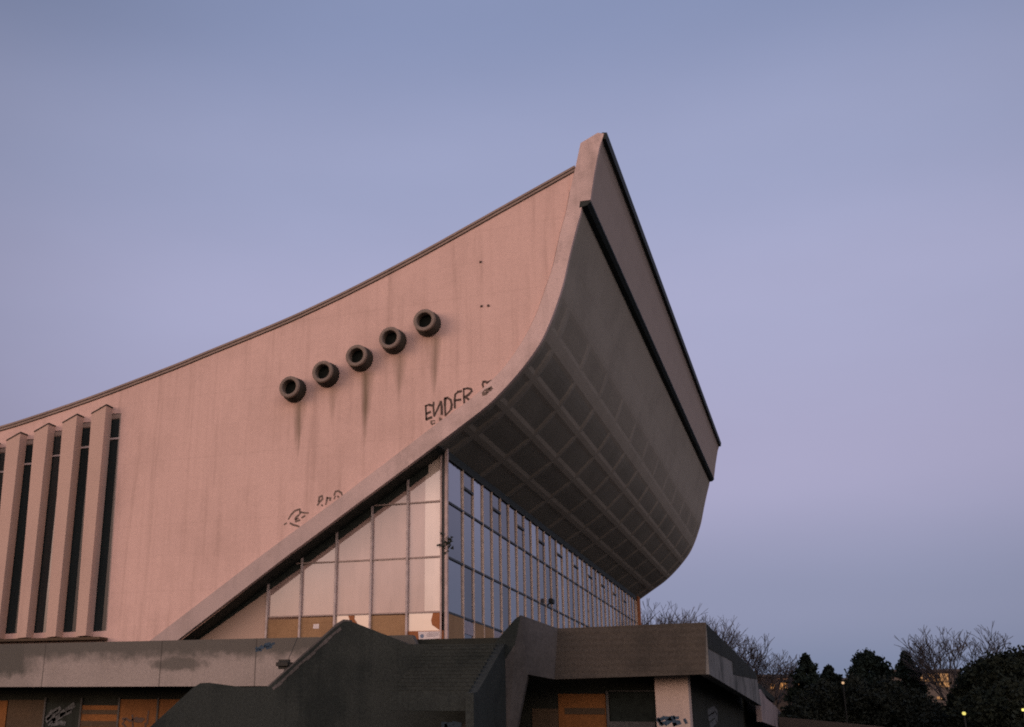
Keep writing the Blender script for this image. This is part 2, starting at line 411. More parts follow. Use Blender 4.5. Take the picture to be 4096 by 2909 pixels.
# eaves strip along the side wall: two stepped mouldings
bm = bmesh.new()
def strip(bm, pts, d0, d1, y0, y1):
    """box section following 2-D pts, from d0 to d1 below the line, between y0 and y1"""
    rows = []
    for x, z in pts:
        rows.append([bm.verts.new((x, y0, z - d0)), bm.verts.new((x, y1, z - d0)), bm.verts.new((x, y1, z - d1)), bm.verts.new((x, y0, z - d1))])
    for a, b in zip(rows, rows[1:]):
        for i in range(4):
            j = (i + 1) % 4; bm.faces.new((a[i], a[j], b[j], b[i]))
    bm.faces.new(rows[0]); bm.faces.new(rows[-1][::-1])
strip(bm, ROOFS, -0.03, 0.09, YW - 0.12, YW + 0.3)
obj('eaves_cap', bm, M['cornice'], hall)
bm = bmesh.new()
strip(bm, [(x, z) for x, z in ROOFS], 0.11, 0.24, YW - 0.07, YW + 0.3)
obj('eaves_board', bm, M['cornice'], hall)
bm = bmesh.new()
strip(bm, [(x, z) for x, z in ROOFS], 0.088, 0.112, YW - 0.05, YW + 0.2)
strip(bm, [(x, z) for x, z in ROOFS], 0.24, 0.275, YW - 0.02, YW + 0.2)
obj('eaves_joint', bm, M['dark_metal_and_shade'], hall)

# edge band (end of the curved roof shell), near and far side
band_poly = TIP + INNS + OUTS[::-1]
for y0, y1 in ((YB, -1.15), (YE - 0.1, YE + 0.12)):
    bm = bmesh.new(); prism(bm, [(x, y0, z) for x, z in band_poly], (0, y1 - y0, 0))
    bevel_edges = []
    obj('edge_band', bm, M['band'], hall)

# groove between band and rendered wall: grime and its shadow line painted dark
bm = bmesh.new()
gp = [(x - 0.0, z) for x, z in INNS if z < 28.5]
for (xa, za), (xb, zb) in zip(gp, gp[1:]):
    d = Vector((xb - xa, 0, zb - za)).normalized(); n_ = Vector((d[2], 0, -d[0])) * 0.055
    if n_[2] < 0: n_ = -n_
    A_, B_ = Vector((xa, YW - 0.004, za)), Vector((xb, YW - 0.004, zb))
    prism(bm, [A_ + n_ * 0.0, B_ + n_ * 0.0, B_ + n_, A_ + n_], (0, 0.003, 0))
obj('band_joint', bm, M['joint'], hall)

# fascia: the proud slab under the roof edge
bm = bmesh.new()
Y0, Y1 = -1.15, YE - 0.1
prism(bm, [(x, Y0, z) for x, z in [(7.62, 27.47), (8.02, 27.43), (8.29, 28.92), (8.58, 30.27), (8.84, 30.98), (8.5, 31.05), (7.9, 29.6)]], (0, Y1 - Y0, 0))
obj('fascia', bm, M['fascia'], hall)
bm = bmesh.new()
prism(bm, [(x, Y0 - 0.2, z) for x, z in [(8.68, 30.72), (8.93, 30.72), (9.0, 31.06), (8.75, 31.12)]], (0, Y1 - Y0 + 0.4, 0))
obj('roof_flashing', bm, M['dark_metal_and_shade'], hall)
bm = bmesh.new()
prism(bm, [(x, YB - 0.012, z) for x, z in [(7.52, 27.44), (8.045, 27.40), (8.03, 27.32), (7.85, 27.16), (7.46, 27.10)]], (0, YE + 0.1 - YB, 0))
obj('lip_shade_strip', bm, M['dark_metal_and_shade'], hall)  # dark strip painting the shade under the fascia lip

# soffit: curved underside, coffered from the glass up to the fifth row
SL = [0.0]
for a, b in zip(OUTS, OUTS[1:]): SL.append(SL[-1] + math.dist(a, b))
def prof(s):
    s = min(max(s, 0), SL[-1])
    for i in range(len(SL) - 1):
        if s <= SL[i + 1]:
            u = (s - SL[i]) / (SL[i + 1] - SL[i]); a, b = OUTS[i], OUTS[i + 1]
            return a[0] + u * (b[0] - a[0]), a[1] + u * (b[1] - a[1])
def profn(s):
    a = prof(s - 0.15); b = prof(s + 0.15); dx, dz = b[0] - a[0], b[1] - a[1]; l = math.hypot(dx, dz)
    return (dz / l, -dx / l) if False else (-dz / l * -1 * -1, dx / l * 1)   # into the shell: up / back
YS, YF = -1.15, YE - 0.1
ylines = [YS] + [0.65 + 5.155 * k for k in range(12)] + [YF]
slines = [2.75, 4.85, 7.0, 9.08, 11.15, 13.2, 15.1]
def inn(s):
    a = prof(s - 0.15); b = prof(s + 0.15); dx, dz = b[0] - a[0], b[1] - a[1]; l = math.hypot(dx, dz)
    n = (dz / l, -dx / l)                      # rotate tangent; choose the one pointing up/back
    if n[1] < 0 and abs(n[1]) > 0.2: n = (-n[0], -n[1])
    if n[0] > 0: n = (-n[0], -n[1]) if n[1] <= 0.2 else n
    return n
bm = bmesh.new(); bc = bmesh.new(); bu = bmesh.new()
def P3(s, y, d=0.0):
    x, z = prof(s)
    if d:
        nx, nz = inn(s); x += nx * d; z += nz * d
    return (x, y, z)
def sheet(bm, s0, s1, y0, y1, n, d0=0.0):
    prev = None
    for i in range(n + 1):
        s = s0 + (s1 - s0) * i / n
        cur = [bm.verts.new(P3(s, y0, d0)), bm.verts.new(P3(s, y1, d0))]
        if prev: bm.faces.new((prev[0], prev[1], cur[1], cur[0]))
        prev = cur
sheet(bm, 0.0, slines[0], YS, YF, 14)
sheet(bm, slines[-1], 24.0, YS, YF, 8)
rng = random.Random(3)
for a, b in zip(slines, slines[1:]):
    for c, d in zip(ylines, ylines[1:]):
        ms, my = 0.50, 0.16
        if d - c < 3: my = 0.3
        dep = 0.04 if a > 6 else (0.02 if a > 4 else 0.008)
        i0, i1, j0, j1 = a + (0.32 if a == 7.0 else 0.15), b - (0.32 if b == 7.0 else 0.15), c + my, d - my
        n = 4
        # rim sheets round the opening
        sheet(bm, a, i0, c, d, 1); sheet(bm, i1, b, c, d, 1); sheet(bm, i0, i1, c, j0, n); sheet(bm, i0, i1, j1, d, n)
        # sloped sides
        e = 0.22
        def quad(p): bm.faces.new([bm.verts.new(q) for q in p])
        for k in range(n):
            sa, sb = i0 + (i1 - i0) * k / n, i0 + (i1 - i0) * (k + 1) / n
            ta, tb = i0 + e + (i1 - i0 - 2 * e) * k / n, i0 + e + (i1 - i0 - 2 * e) * (k + 1) / n
            quad((P3(sa, j0), P3(sb, j0), P3(tb, j0 + e, dep), P3(ta, j0 + e, dep)))
            quad((P3(sa, j1), P3(sb, j1), P3(tb, j1 - e, dep), P3(ta, j1 - e, dep)))
        quad((P3(i0, j0), P3(i0, j1), P3(i0 + e, j1 - e, dep), P3(i0 + e, j0 + e, dep)))
        quad((P3(i1, j0), P3(i1, j1), P3(i1 - e, j1 - e, dep), P3(i1 - e, j0 + e, dep)))
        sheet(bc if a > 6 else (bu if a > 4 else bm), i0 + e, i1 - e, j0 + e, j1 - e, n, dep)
bmesh.ops.remove_doubles(bm, verts=bm.verts, dist=1e-4)
bmesh.ops.remove_doubles(bc, verts=bc.verts, dist=1e-4)
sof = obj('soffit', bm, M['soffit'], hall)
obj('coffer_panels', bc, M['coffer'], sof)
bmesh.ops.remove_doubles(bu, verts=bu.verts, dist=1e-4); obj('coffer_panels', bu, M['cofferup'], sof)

# vertical fins and window slots of the side wall
for k, f in enumerate(fins):
    bm = bmesh.new()
    yf = -1.88
    prism(bm, [(f['bl'][0], yf, f['bl'][1] - 0.05), (f['br'][0], yf, f['br'][1] - 0.05), (f['tr'][0], yf, f['tr'][1]), (f['tl'][0], yf, f['tl'][1])], (0, YW - yf + 0.0, 0))
    fo = obj('fin', bm, M['fin'], hall)
    bm = bmesh.new(); a, b = f['tl'], f['tr']
    prism(bm, [(a[0] - 0.01, yf - 0.03, a[1] + 0.0), (b[0] + 0.03, yf - 0.03, b[1] + 0.02), (b[0] + 0.03, yf - 0.03, b[1] + 0.09), (a[0] - 0.01, yf - 0.03, a[1] + 0.07)], (0, YW - yf + 0.03, 0))
    obj('fin_cap', bm, M['collar'], fo)
    s = f['slot']; yg = YW + 0.07
    bm = bmesh.new(); bm.faces.new([bm.verts.new((x, yg, z)) for x, z in s])
    wo = obj('window', bm, M['glassdark'], hall)
    zt = s[3][1]; xl, xr = s[3][0], s[2][0]
    bm = bmesh.new()
    box(bm, xl + 0.01, xr + 0.03, yg - 0.06, yg - 0.005, zt - 1.56, zt - 1.46)
    obj('transom', bm, M['sidemullion'], wo)
    bm = bmesh.new()
    prism(bm, [(s[1][0] - 0.09, yg - 0.05, s[1][1] + 0.02), (s[1][0] - 0.015, yg - 0.05, s[1][1] + 0.02), (s[2][0] - 0.015, yg - 0.05, s[2][1] - 0.02), (s[2][0] - 0.09, yg - 0.05, s[2][1] - 0.02)], (0, 0.045, 0))
    obj('frame', bm, M['siderail'], wo)
    bm = bmesh.new()
    prism(bm, [(xl + 0.01, YW + 0.01, zt - 0.06), (xl + 0.01, yg - 0.004, zt - 0.06), (xl + 0.01, yg - 0.004, zt - 0.34), (xl + 0.01, YW + 0.03, zt - 0.30)], (xr - xl - 0.02, 0, 0))
    obj('lintel', bm, M['cornice'], wo)
bm = bmesh.new(); box(bm, -31.5, -18.55, -1.98, YW - 0.002, 6.42, 6.56)
obj('window_sill', bm, M['brownboard'], hall)

# vent pipes
for (cx, cz) in PIPES:
    bm = bmesh.new()
    lathe_y(bm, (cx, 0, cz), [(0.40, -1.62), (0.40, -1.97), (0.43, -2.0), (0.555, -2.0), (0.59, -1.97), (0.59, -1.86), (0.56, -1.84)], 32)
    po = obj('vent_pipe', bm, M['pipe'], hall)
    bm = bmesh.new(); lathe_y(bm, (cx, 0, cz), [(0.50, -1.86), (0.56, -1.845), (0.62, -1.70), (0.655, -1.50), (0.67, YW)], 32)
    obj('pipe_collar', bm, M['collar'], po)
    bm = bmesh.new(); bmesh.ops.create_circle(bm, cap_ends=True, radius=0.40, segments=32, matrix=Matrix.Translation((cx, -1.62, cz)) @ Matrix.Rotation(R_(90), 4, 'X'))
    obj('bore_dark_disc', bm, M['bore'], po)  # dark inside of the bore painted as a black disc
    for k in range(5):
        pass

# ---- side glazing (plane Y = 0)
SX = [-0.08, -2.02, -3.95, -5.89, -7.82, -9.72]
FL = 6.06
RAILZ = [7.57, 10.25, 13.02]
def zsof(x):                                       # underside of the roof shell at x
    for (x0, z0), (x1, z1) in zip(OUTS[::-1], OUTS[::-1][1:]):
        if x0 <= x <= x1: return z0 + (z1 - z0) * (x - x0) / (x1 - x0)
    return 15.5
bm = bmesh.new()                                    # plain wall filling the low end of the triangle
prism(bm, [(-16.2, 0.0, FL - 0.2), (-9.80, 0.0, FL - 0.2), (-9.80, 0.0, zsof(-9.8) + 0.1), (-14.3, 0.0, zsof(-14.3) + 0.1)], (0, 0.3, 0))
obj('infill_wall', bm, M['plaster'], hall)
levels = [FL] + RAILZ
for i in range(5):
    xr, xl = SX[i], SX[i + 1]
    bm = bmesh.new()
    edges = [RAILZ[0]] + [z for z in RAILZ[1:]] + [99]
    for a, b in zip(edges, edges[1:]):
        # clip the panel against the sloping soffit
        zl, zr = zsof(xl) + 0.05, zsof(xr) + 0.05
        if a >= max(zl, zr): continue
        poly = []
        tl, tr = min(b, zl), min(b, zr)
        tilt = rng.uniform(-0.004, 0.004)
        if tl > a: poly = [(xl, 0.03, a), (xr, 0.03, a), (xr, 0.03 + tilt, tr), (xl, 0.03 + tilt, tl)]
        else:
            xc = xl + (xr - xl) * (a - zl) / (zr - zl); poly = [(xc, 0.03, a), (xr, 0.03, a), (xr, 0.03 + tilt, tr)]
        if tr >= b > tl and tl > a:
            xc = xl + (xr - xl) * (b - zl) / (zr - zl)
            poly = [(xl, 0.03, a), (xr, 0.03, a), (xr, 0.03 + tilt, b), (xc, 0.03 + tilt, b), (xl, 0.03 + tilt, tl)]
        bm.faces.new([bm.verts.new(p) for p in poly])
    obj('window_pane', bm, M['glassside'], hall)
# white-backed strip beside the corner
bm = bmesh.new()
zs = [RAILZ[0] + 0.06, RAILZ[1] - 0.07, RAILZ[1] + 0.06, RAILZ[2] - 0.07, RAILZ[2] + 0.06]
for a, b in ((zs[0], zs[1]), (zs[2], zs[3])):
    bm.faces.new([bm.verts.new(p) for p in ((-1.12, 0.018, a), (-0.30, 0.018, a), (-0.30, 0.018, b), (-1.12, 0.018, b))])
bm.faces.new([bm.verts.new(p) for p in ((-1.12, 0.018, zs[4]), (-0.30, 0.018, zs[4]), (-0.30, 0.018, zsof(-0.3)), (-1.12, 0.018, zsof(-1.12)))])
obj('white_panel', bm, M['glasswhite'], hall, label='white backed strip of glass beside the corner post')
# bottom row: two glow-painted panes, three plywood boards, one torn board
kinds = ['torn', 'ply', 'clear', 'ply', 'ply']
for i, kd in enumerate(kinds):
    xr, xl = SX[i] - 0.05, SX[i + 1] + 0.05
    bm = bmesh.new()
    bm.faces.new([bm.verts.new(p) for p in ((xl, 0.03, FL), (xr, 0.03, FL), (xr, 0.03, RAILZ[0]), (xl, 0.03, RAILZ[0]))])
    if kd == 'ply':
        y = 0.0 - 0.01 * i
        bm.free(); bm = bmesh.new(); box(bm, xl, xr, -0.02, 0.03, FL, RAILZ[0] - 0.10 - (0.05 if i == 4 else 0))
        if i == 3:
            box(bm, xl, xr, -0.03, -0.022, RAILZ[0] - 0.36, RAILZ[0] - 0.33)
        obj('plywood_board', bm, M['ply'], hall)
    else:
        obj('window_pane', bm, M['glasslow'], hall, label='bright low pane with the sunset glow painted into its colour')
        if kd == 'torn':
            bm = bmesh.new()
            a = [at(1731, 2452, 1, 0.0), at(1775, 2449, 1, 0.0), at(1774, 2530, 1, 0.0), at(1752, 2517, 1, 0.0), at(1728, 2500, 1, 0.0), at(1724, 2482, 1, 0.0), at(1728, 2468, 1, 0.0)]
            prism(bm, a, (0, 0.02, 0)); obj('plywood_board', bm, M['plyred'], hall, label='torn red brown board in the corner pane')
            bm = bmesh.new(); box(bm, xl, xr, -0.012, 0.02, FL, at(1700, 2524, 1, 0)[2])
            obj('plywood_board', bm, M['plyred'], hall, label='low red brown board under the corner pane')
        else:
            bm = bmesh.new(); q = at(1402, 2466, 1, 0)
            prism(bm, [at(1392, 2463, 1, 0), at(1418, 2462, 1, 0), at(1416, 2476, 1, 0), at(1432, 2500, 1, 0), at(1385, 2500, 1, 0), at(1398, 2478, 1, 0)], (0, 0.02, 0))
            obj('plywood_board', bm, M['plyred'], hall, label='small red brown board piece behind the stair peak')
# dark strips painting the soffit's shade and its reflection in the panes
xs_ = [x for x, z in OUTS if -14.6 < x < 0.1]
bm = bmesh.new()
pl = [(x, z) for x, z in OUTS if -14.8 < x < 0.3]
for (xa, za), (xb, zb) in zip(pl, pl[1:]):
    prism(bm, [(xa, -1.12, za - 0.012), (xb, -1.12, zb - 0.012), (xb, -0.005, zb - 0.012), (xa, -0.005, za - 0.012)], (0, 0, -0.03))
obj('soffit_shade_strip', bm, M['dark_metal_and_shade'], hall)
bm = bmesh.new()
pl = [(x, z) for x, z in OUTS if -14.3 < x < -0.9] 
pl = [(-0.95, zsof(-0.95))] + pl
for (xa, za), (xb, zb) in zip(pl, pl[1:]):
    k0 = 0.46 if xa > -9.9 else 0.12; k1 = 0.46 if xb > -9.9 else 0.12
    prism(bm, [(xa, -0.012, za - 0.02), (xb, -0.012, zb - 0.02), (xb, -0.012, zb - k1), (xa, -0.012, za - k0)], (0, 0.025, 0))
obj('soffit_reflection_strip', bm, M['dark_metal_and_shade'], hall)
# side rails and mullions
for z in RAILZ:
    xl = -9.72
    for xx in np.arange(-9.72, -0.1, 0.02):
        if zsof(xx) > z + 0.05: xl = xx; break
    bm = bmesh.new(); box(bm, xl, -0.30, -0.035, 0.05, z - 0.035, z + 0.035)
    obj('rail', bm, M['siderail'], hall)
for x in SX[1:]:
    bm = bmesh.new(); box(bm, x - 0.05, x + 0.05, -0.11, 0.06, FL - 0.1, zsof(x) + 0.05)
    obj('mullion', bm, M['sidemullion'], hall)
bm = bmesh.new(); box(bm, -0.06, 0.10, -0.10, 0.08, FL - 0.15, zsof(0.05) + 0.1); bevel(bm, 0.02)
obj('corner_post', bm, M['cornerpost'], hall)
bm = bmesh.new(); box(bm, -0.30, -0.22, -0.08, 0.06, FL - 0.15, zsof(-0.25) + 0.1)
obj('corner_post', bm, M['cornerpost'], hall)
bm = bmesh.new(); box(bm, -0.22, -0.06, 0.0, 0.07, FL - 0.15, zsof(-0.1) + 0.1)
obj('corner_gap', bm, M['rail'], hall)

# ---- front glazing (plane X = 0)
zg = zsof(0.0)
ym = [0.08, 2.62] + [2.62 + 1.742 * k for k in range(1, 32)]
ym = [y for y in ym if y < 56.9] + [57.35]
low = {0: 'ply', 1: 'pale', 2: 'ply', 3: 'ply', 4: 'pale', 11: 'orange'}
for i, (a, b) in enumerate(zip(ym, ym[1:])):
    bm = bmesh.new()
    ed = ([FL] if low.get(i) in (None, 'pale') else []) + RAILZ + [zg - 0.35]
    for z0, z1 in zip(ed, ed[1:]):
        t = [rng.uniform(-0.008, 0.008) for _ in range(3)]
        bm.faces.new([bm.verts.new(p) for p in ((-0.03 + t[0], a, z0), (-0.03 + t[1], b, z0), (-0.03 + t[2], b, z1), (-0.03 + t[0] + t[2] - t[1], a, z1))])
    obj('window_pane', bm, M['glassfront'], hall)
    if low.get(i) in ('ply', 'orange'):
        bm = bmesh.new(); box(bm, -0.03, 0.02, a + 0.05, b - 0.05, FL, RAILZ[0] - 0.04)
        obj('plywood_board', bm, M['ply'] if low[i] == 'ply' else M['plyred'], hall)
    elif low.get(i) == 'pale':
        bm = bmesh.new(); box(bm, -0.02, 0.004, a + 0.06, b - 0.06, FL + (0.75 if i == 1 else 0.1), RAILZ[0] - 0.12)
        obj('white_panel', bm, M['signgrey'], hall)
    if i % 3 == 1 and i < 31:
        bm = bmesh.new(); box(bm, -0.02, 0.06, a + 0.04, b - 0.04, 14.24, 14.36)
        obj('vent_sash', bm, M['rail'], hall)
for z in RAILZ:
    bm = bmesh.new(); box(bm, -0.02, 0.035, 0.10, 57.35, z - 0.05, z + 0.05)
    obj('rail', bm, M['rail'], hall)
for y in ym[1:]:
    bm = bmesh.new(); box(bm, -0.05, 0.055, y - 0.030, y + 0.030, FL - 0.1, zg - 0.12)
    obj('mullion', bm, M['mullion'], hall)
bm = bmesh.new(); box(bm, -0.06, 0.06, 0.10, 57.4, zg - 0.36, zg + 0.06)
obj('head_frame', bm, M['dark_metal_and_shade'], hall)
bm = bmesh.new(); box(bm, -0.06, 0.22, 57.42, 58.4, FL, zg + 0.05)
obj('end_pier', bm, M['plyred'], hall, label='rusty brown end pier of the glass front')

# graffiti on the side wall: flat strokes of paint
def strokes(name, lines, px0, py0, sc, w, mat, axis=1, val=YW - 0.006, parent=None, label=None, thick=0.004):
    bm = bmesh.new()
    nrm = {1: Vector((0, -1, 0)), 0: Vector((1, 0, 0))}[axis]
    for ln in lines:
        pts = [at(px0 + x / sc, py0 + y / sc, axis, val) for x, y in ln]
        for k, (a, b) in enumerate(zip(pts, pts[1:])):
            d = (b - a).normalized(); sd = d.cross(nrm).normalized() * w * 0.5 * rng.uniform(0.75, 1.25); e = d * w * 0.35
            lift = nrm * (0.0015 * (k % 3))
            prism(bm, [a - sd - e + lift, b - sd + e + lift, b + sd + e + lift, a + sd - e + lift], -nrm * thick)
    return obj(name, bm, mat, parent, label=label)
W = [[(285, 775), (300, 1075)], [(285, 780), (350, 755), (425, 770)], [(310, 945), (385, 910)], [(300, 1072), (350, 1050), (410, 1028)],
     [(458, 705), (452, 800), (466, 985)], [(470, 1000), (540, 850), (610, 690)], [(612, 690), (632, 800), (635, 960)],
     [(705, 615), (700, 760), (712, 985)], [(700, 620), (760, 605), (825, 650), (850, 750), (835, 850), (780, 920), (722, 975)],
     [(1055, 460), (985, 475), (925, 530), (912, 650), (918, 820)], [(925, 660), (1040, 645)],
     [(1108, 415), (1110, 560), (1122, 715)], [(1108, 415), (1190, 398), (1265, 415), (1285, 460), (1220, 530), (1140, 590)], [(1140, 590), (1190, 620), (1235, 655)]]
W1b = [[(1535, 375), (1518, 320), (1530, 257), (1585, 255), (1605, 275), (1650, 265), (1705, 240)]]
strokes('graffiti', W, 1650, 1480, 5.4125, 0.11, M['spray'], parent=hall, label='black spray painted letters ENDER on the pink wall')
strokes('graffiti', W1b, 1650, 1480, 5.4125, 0.11, M['spray'], parent=hall)
strokes('graffiti', [[(395, 1110), (480, 1100)], [(400, 1140), (430, 1180), (480, 1150)], [(590, 1040), (600, 1120)], [(620, 1060), (640, 1090)]], 1650, 1480, 5.4125, 0.08, M['sprayfaint'], parent=hall)
W2 = [[(350, 1145), (420, 1030), (520, 930), (640, 890)], [(640, 900), (655, 1000), (600, 1060), (540, 1110), (545, 1210), (640, 1175)], [(680, 970), (760, 985), (860, 990)], [(700, 1110), (770, 1065)],
      [(245, 1285), (295, 1255)], [(395, 1255), (480, 1300), (560, 1320), (620, 1340)], [(520, 1150), (600, 1130)]]
W3 = [[(1105, 785), (1160, 700), (1235, 630), (1225, 545), (1150, 580), (1135, 690)], [(1210, 780), (1235, 800)], [(1360, 590), (1340, 680), (1320, 765)], [(1350, 595), (1440, 600), (1430, 660)],
      [(1540, 520), (1570, 435), (1640, 412), (1725, 465), (1740, 520)], [(1625, 560), (1655, 575)], [(1560, 560), (1540, 620)]]
strokes('graffiti', W2, 1100, 1900, 6.497, 0.09, M['sprayfaint'], parent=hall, label='faded grey scrawl above the sloping band')
strokes('graffiti', W3, 1100, 1900, 6.497, 0.09, M['sprayfaint'], parent=hall)
strokes('graffiti', [[(1560, 440), (1520, 490), (1530, 540), (1600, 520), (1640, 470), (1580, 440)], [(1650, 400), (1700, 370), (1720, 400), (1690, 440), (1650, 430)], [(1540, 500), (1640, 480)], [(1600, 420), (1700, 400)]], 1650, 1480, 5.4125, 0.09, M['sprayfaint'], val=YB - 0.006, parent=hall)
# small wall fixings
for (px, py) in ((1921, 1047), (1925, 1224), (1952, 1222)):
    p = at(px, py, 1, YW - 0.05); bm = bmesh.new(); tube(bm, p, p + Vector((0, 0.06, 0)), 0.055, 0.075, 8)
    obj('wall_anchor', bm, M['spray'], hall)

# ---------------------------------------------------------------- things fixed to the glass
p = at(1264, 2505, 1, -0.04); bm = bmesh.new()
prism(bm, [at(1254, 2497, 1, -0.03), at(1277, 2496, 1, -0.03), at(1275, 2515, 1, -0.03), at(1252, 2515, 1, -0.03)], (0, -0.004, 0))
single('paper_notice', bm, M['white'], 'small square white paper taped to a plywood board in the side glazing', 'notice', p)
b0 = at(1673, 2559, 1, -0.03)
ban = thing('banner', 'wide white printed banner hung low beside the glass corner post', 'banner', at(1716, 2545, 1, -0.03))
bm = bmesh.new(); prism(bm, [at(1673, 2527, 1, -0.03), at(1764, 2525, 1, -0.03), at(1765, 2554, 1, -0.03), at(1676, 2559, 1, -0.03)], (0, -0.006, 0))
obj('sheet', bm, M['white'], ban)
bm = bmesh.new()
for k, (x0, x1) in enumerate(((1712, 1757), (1708, 1754), (1706, 1757), (1707, 1740))):
    y = 2531 + k * 4.6; prism(bm, [at(x0, y, 1, -0.039), at(x1, y - 0.6, 1, -0.039), at(x1, y + 1.2, 1, -0.039), at(x0, y + 1.8, 1, -0.039)], (0, -0.003, 0))
obj('printed_lines', bm, M['signgrey'], ban)
bm = bmesh.new(); c = at(1688, 2545, 1, -0.040); bmesh.ops.create_circle(bm, cap_ends=True, radius=0.10, segments=14, matrix=Matrix.Translation(c) @ Matrix.Rotation(R_(90), 4, 'X'))
obj('emblem', bm, M['signblue'], ban)
# tattered cloth caught on the corner post
c = at(1790, 2185, 1, -0.14); bm = bmesh.new()
for k in range(34):
    a = Vector((rng.gauss(0, 0.15), rng.uniform(-0.12, 0.02), rng.gauss(0, 0.24)))
    d = [a + Vector((rng.uniform(-0.16, 0.16), rng.uniform(-0.05, 0.05), rng.uniform(-0.16, 0.16))) for _ in range(3)]
    vv = [bm.verts.new(c + q) for q in [a] + d]
    bm.faces.new(vv[:3]); bm.faces.new(vv[1:])
rag = single('tattered_cloth', bm, M['ivy'], 'dark tattered rag caught on the tall glass corner post', 'cloth', c)
# small lamp on the front glazing rail
c = at(2205, 2406, 0, 0.22); lp = thing('wall_lamp', 'small black lamp fixed to the lower rail of the blue glass front', 'lamp', c)
bm = bmesh.new(); box(bm, c[0] - 0.12, c[0] + 0.16, c[1] - 0.35, c[1] + 0.35, c[2] - 0.17, c[2] + 0.17); bevel(bm, 0.05, 2)
obj('housing', bm, M['black'], lp)
bm = bmesh.new(); tube(bm, c + Vector((-0.2, -0.3, -0.3)), c + Vector((0, 0, 0)), 0.05, 0.05, 6)
obj('bracket', bm, M['black'], lp)

# ---------------------------------------------------------------- terrace
YT = -3.0
ter = thing('terrace', 'stained grey concrete terrace carrying the hall, boarded up underneath', 'terrace', (0, YT, 0))
bm = bmesh.new(); box(bm, -60, 12.0, YT + 0.42, 58, 5.55, FL - 0.02)
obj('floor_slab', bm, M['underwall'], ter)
bm = bmesh.new(); prism(bm, [(-60, YT, 3.93), (1.5, YT, 3.97), (1.5, YT, 5.75), (-0.4, YT, 5.78), (-0.6, YT, 6.20), (-60, YT, 6.13)], (0, 0.4, 0)); 
obj('parapet', bm, M['parapet'], ter)
pb = [at(2231, 2514, 1, YT), at(2823, 2490, 1, YT), at(2823, 2697, 1, YT), at(2218, 2718, 1, YT)]
bm = bmesh.new(); prism(bm, pb, (0, 0.4, 0))
obj('parapet', bm, M['block'], ter, label='brown board marked concrete parapet at the terrace corner')
X1 = pb[1][0]
bm = bmesh.new(); prism(bm, [(X1, YT + 0.012, 4.38), (X1, 31.6, 4.36), (X1, 28.4, 6.38), (X1, YT + 0.012, 6.42)], (-0.4, 0, 0))
obj('parapet', bm, M['frontpar'], ter, label='long damp grey parapet running away along the front')
# sloped coping over the front parapet, stepped where it meets the first joint
bm = bmesh.new(); prism(bm, [(X1 + 0.02, YT + 0.2, 6.40), (X1 + 0.02, 28.2, 6.36), (X1 + 0.02, 28.2, 5.95), (X1 + 0.02, 9.0, 5.10), (X1 + 0.02, 9.0, 5.75), (X1 + 0.02, YT + 0.2, 5.42)], (-0.2, 0, 0))
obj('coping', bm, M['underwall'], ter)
bm = bmesh.new()
prism(bm, [(X1 - 0.05, 31.8, 3.3), (X1 - 0.05, 84, 3.3), (X1 - 0.05, 84, 4.3), (X1 - 0.05, 55, 5.1), (X1 - 0.05, 40, 5.2), (X1 - 0.05, 33, 5.55), (X1 - 0.05, 31.8, 5.2)], (-0.35, 0, 0))
obj('ramp_wall', bm, M['ramp'], ter, label='pale ramp wall beyond the terrace')
# lower storey walls
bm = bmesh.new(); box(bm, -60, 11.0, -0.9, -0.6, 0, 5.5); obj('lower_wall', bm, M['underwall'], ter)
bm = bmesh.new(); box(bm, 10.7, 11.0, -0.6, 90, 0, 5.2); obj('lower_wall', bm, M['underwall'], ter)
def panel(px0, px1, py0, py1, mat, name, y=-0.95, d=0.05, parent=ter, label=None, py1b=None):
    a = at(px0, py0, 1, y); b = at(px1, py0, 1, y); zb = 0.6
    bm = bmesh.new(); box(bm, a[0], b[0], y, y + d, zb, 0.5 * (a[2] + b[2]))
    return obj(name, bm, mat, parent, label=label)
panel(-110, 31, 2803, 0, M['orange'], 'board')
panel(36, 178, 2800, 0, M['brownboard'], 'board', d=0.045)
panel(183, 322, 2812, 0, M['opening'], 'window')
panel(328, 474, 2822, 0, M['orange'], 'board')
panel(479, 630, 2798, 0, M['orange'], 'board', d=0.04)
panel(634, 780, 2798, 0, M['orange'], 'board', d=0.043)
bm = bmesh.new()
for z0, z1 in ((2.66, 2.88), (2.02, 2.32), (1.4, 1.7)): box(bm, -20.0, -17.72, -0.975, -0.952, z0, z1)
obj('dark_strip', bm, M['brownboard'], ter)
for px in (180.5, 325, 476.5, 632):
    a = at(px, 2815, 1, -0.98); bm = bmesh.new(); box(bm, a[0] - 0.05, a[0] + 0.05, -1.0, -0.9, 0, a[2] + 0.3); obj('door_frame', bm, M['leg'], ter)
strokes('graffiti', [[(1600, 740), (1650, 735), (1690, 760)], [(1640, 740), (1600, 800), (1640, 840)], [(1730, 690), (1735, 846)], [(1690, 770), (1790, 720)], [(1760, 770), (1800, 740), (1850, 735), (1880, 745), (1850, 770), (1780, 775)], [(1940, 640), (1930, 720), (1925, 800)], [(1900, 800), (1900, 846)]], 0, 2650, 3.267, 0.10, M['spray'], val=-0.962, parent=ter)
strokes('graffiti', [[(620, 770), (700, 690), (760, 640)], [(640, 800), (740, 720), (830, 650)], [(680, 810), (790, 790), (840, 800)], [(620, 730), (680, 650), (740, 620)], [(760, 700), (880, 620), (960, 560)], [(700, 760), (800, 690), (920, 640)], [(720, 640), (780, 600)]], 0, 2650, 3.267, 0.24, M['spraywhite'], val=-0.97, parent=ter, label='whitish smear on the dark window under the terrace')
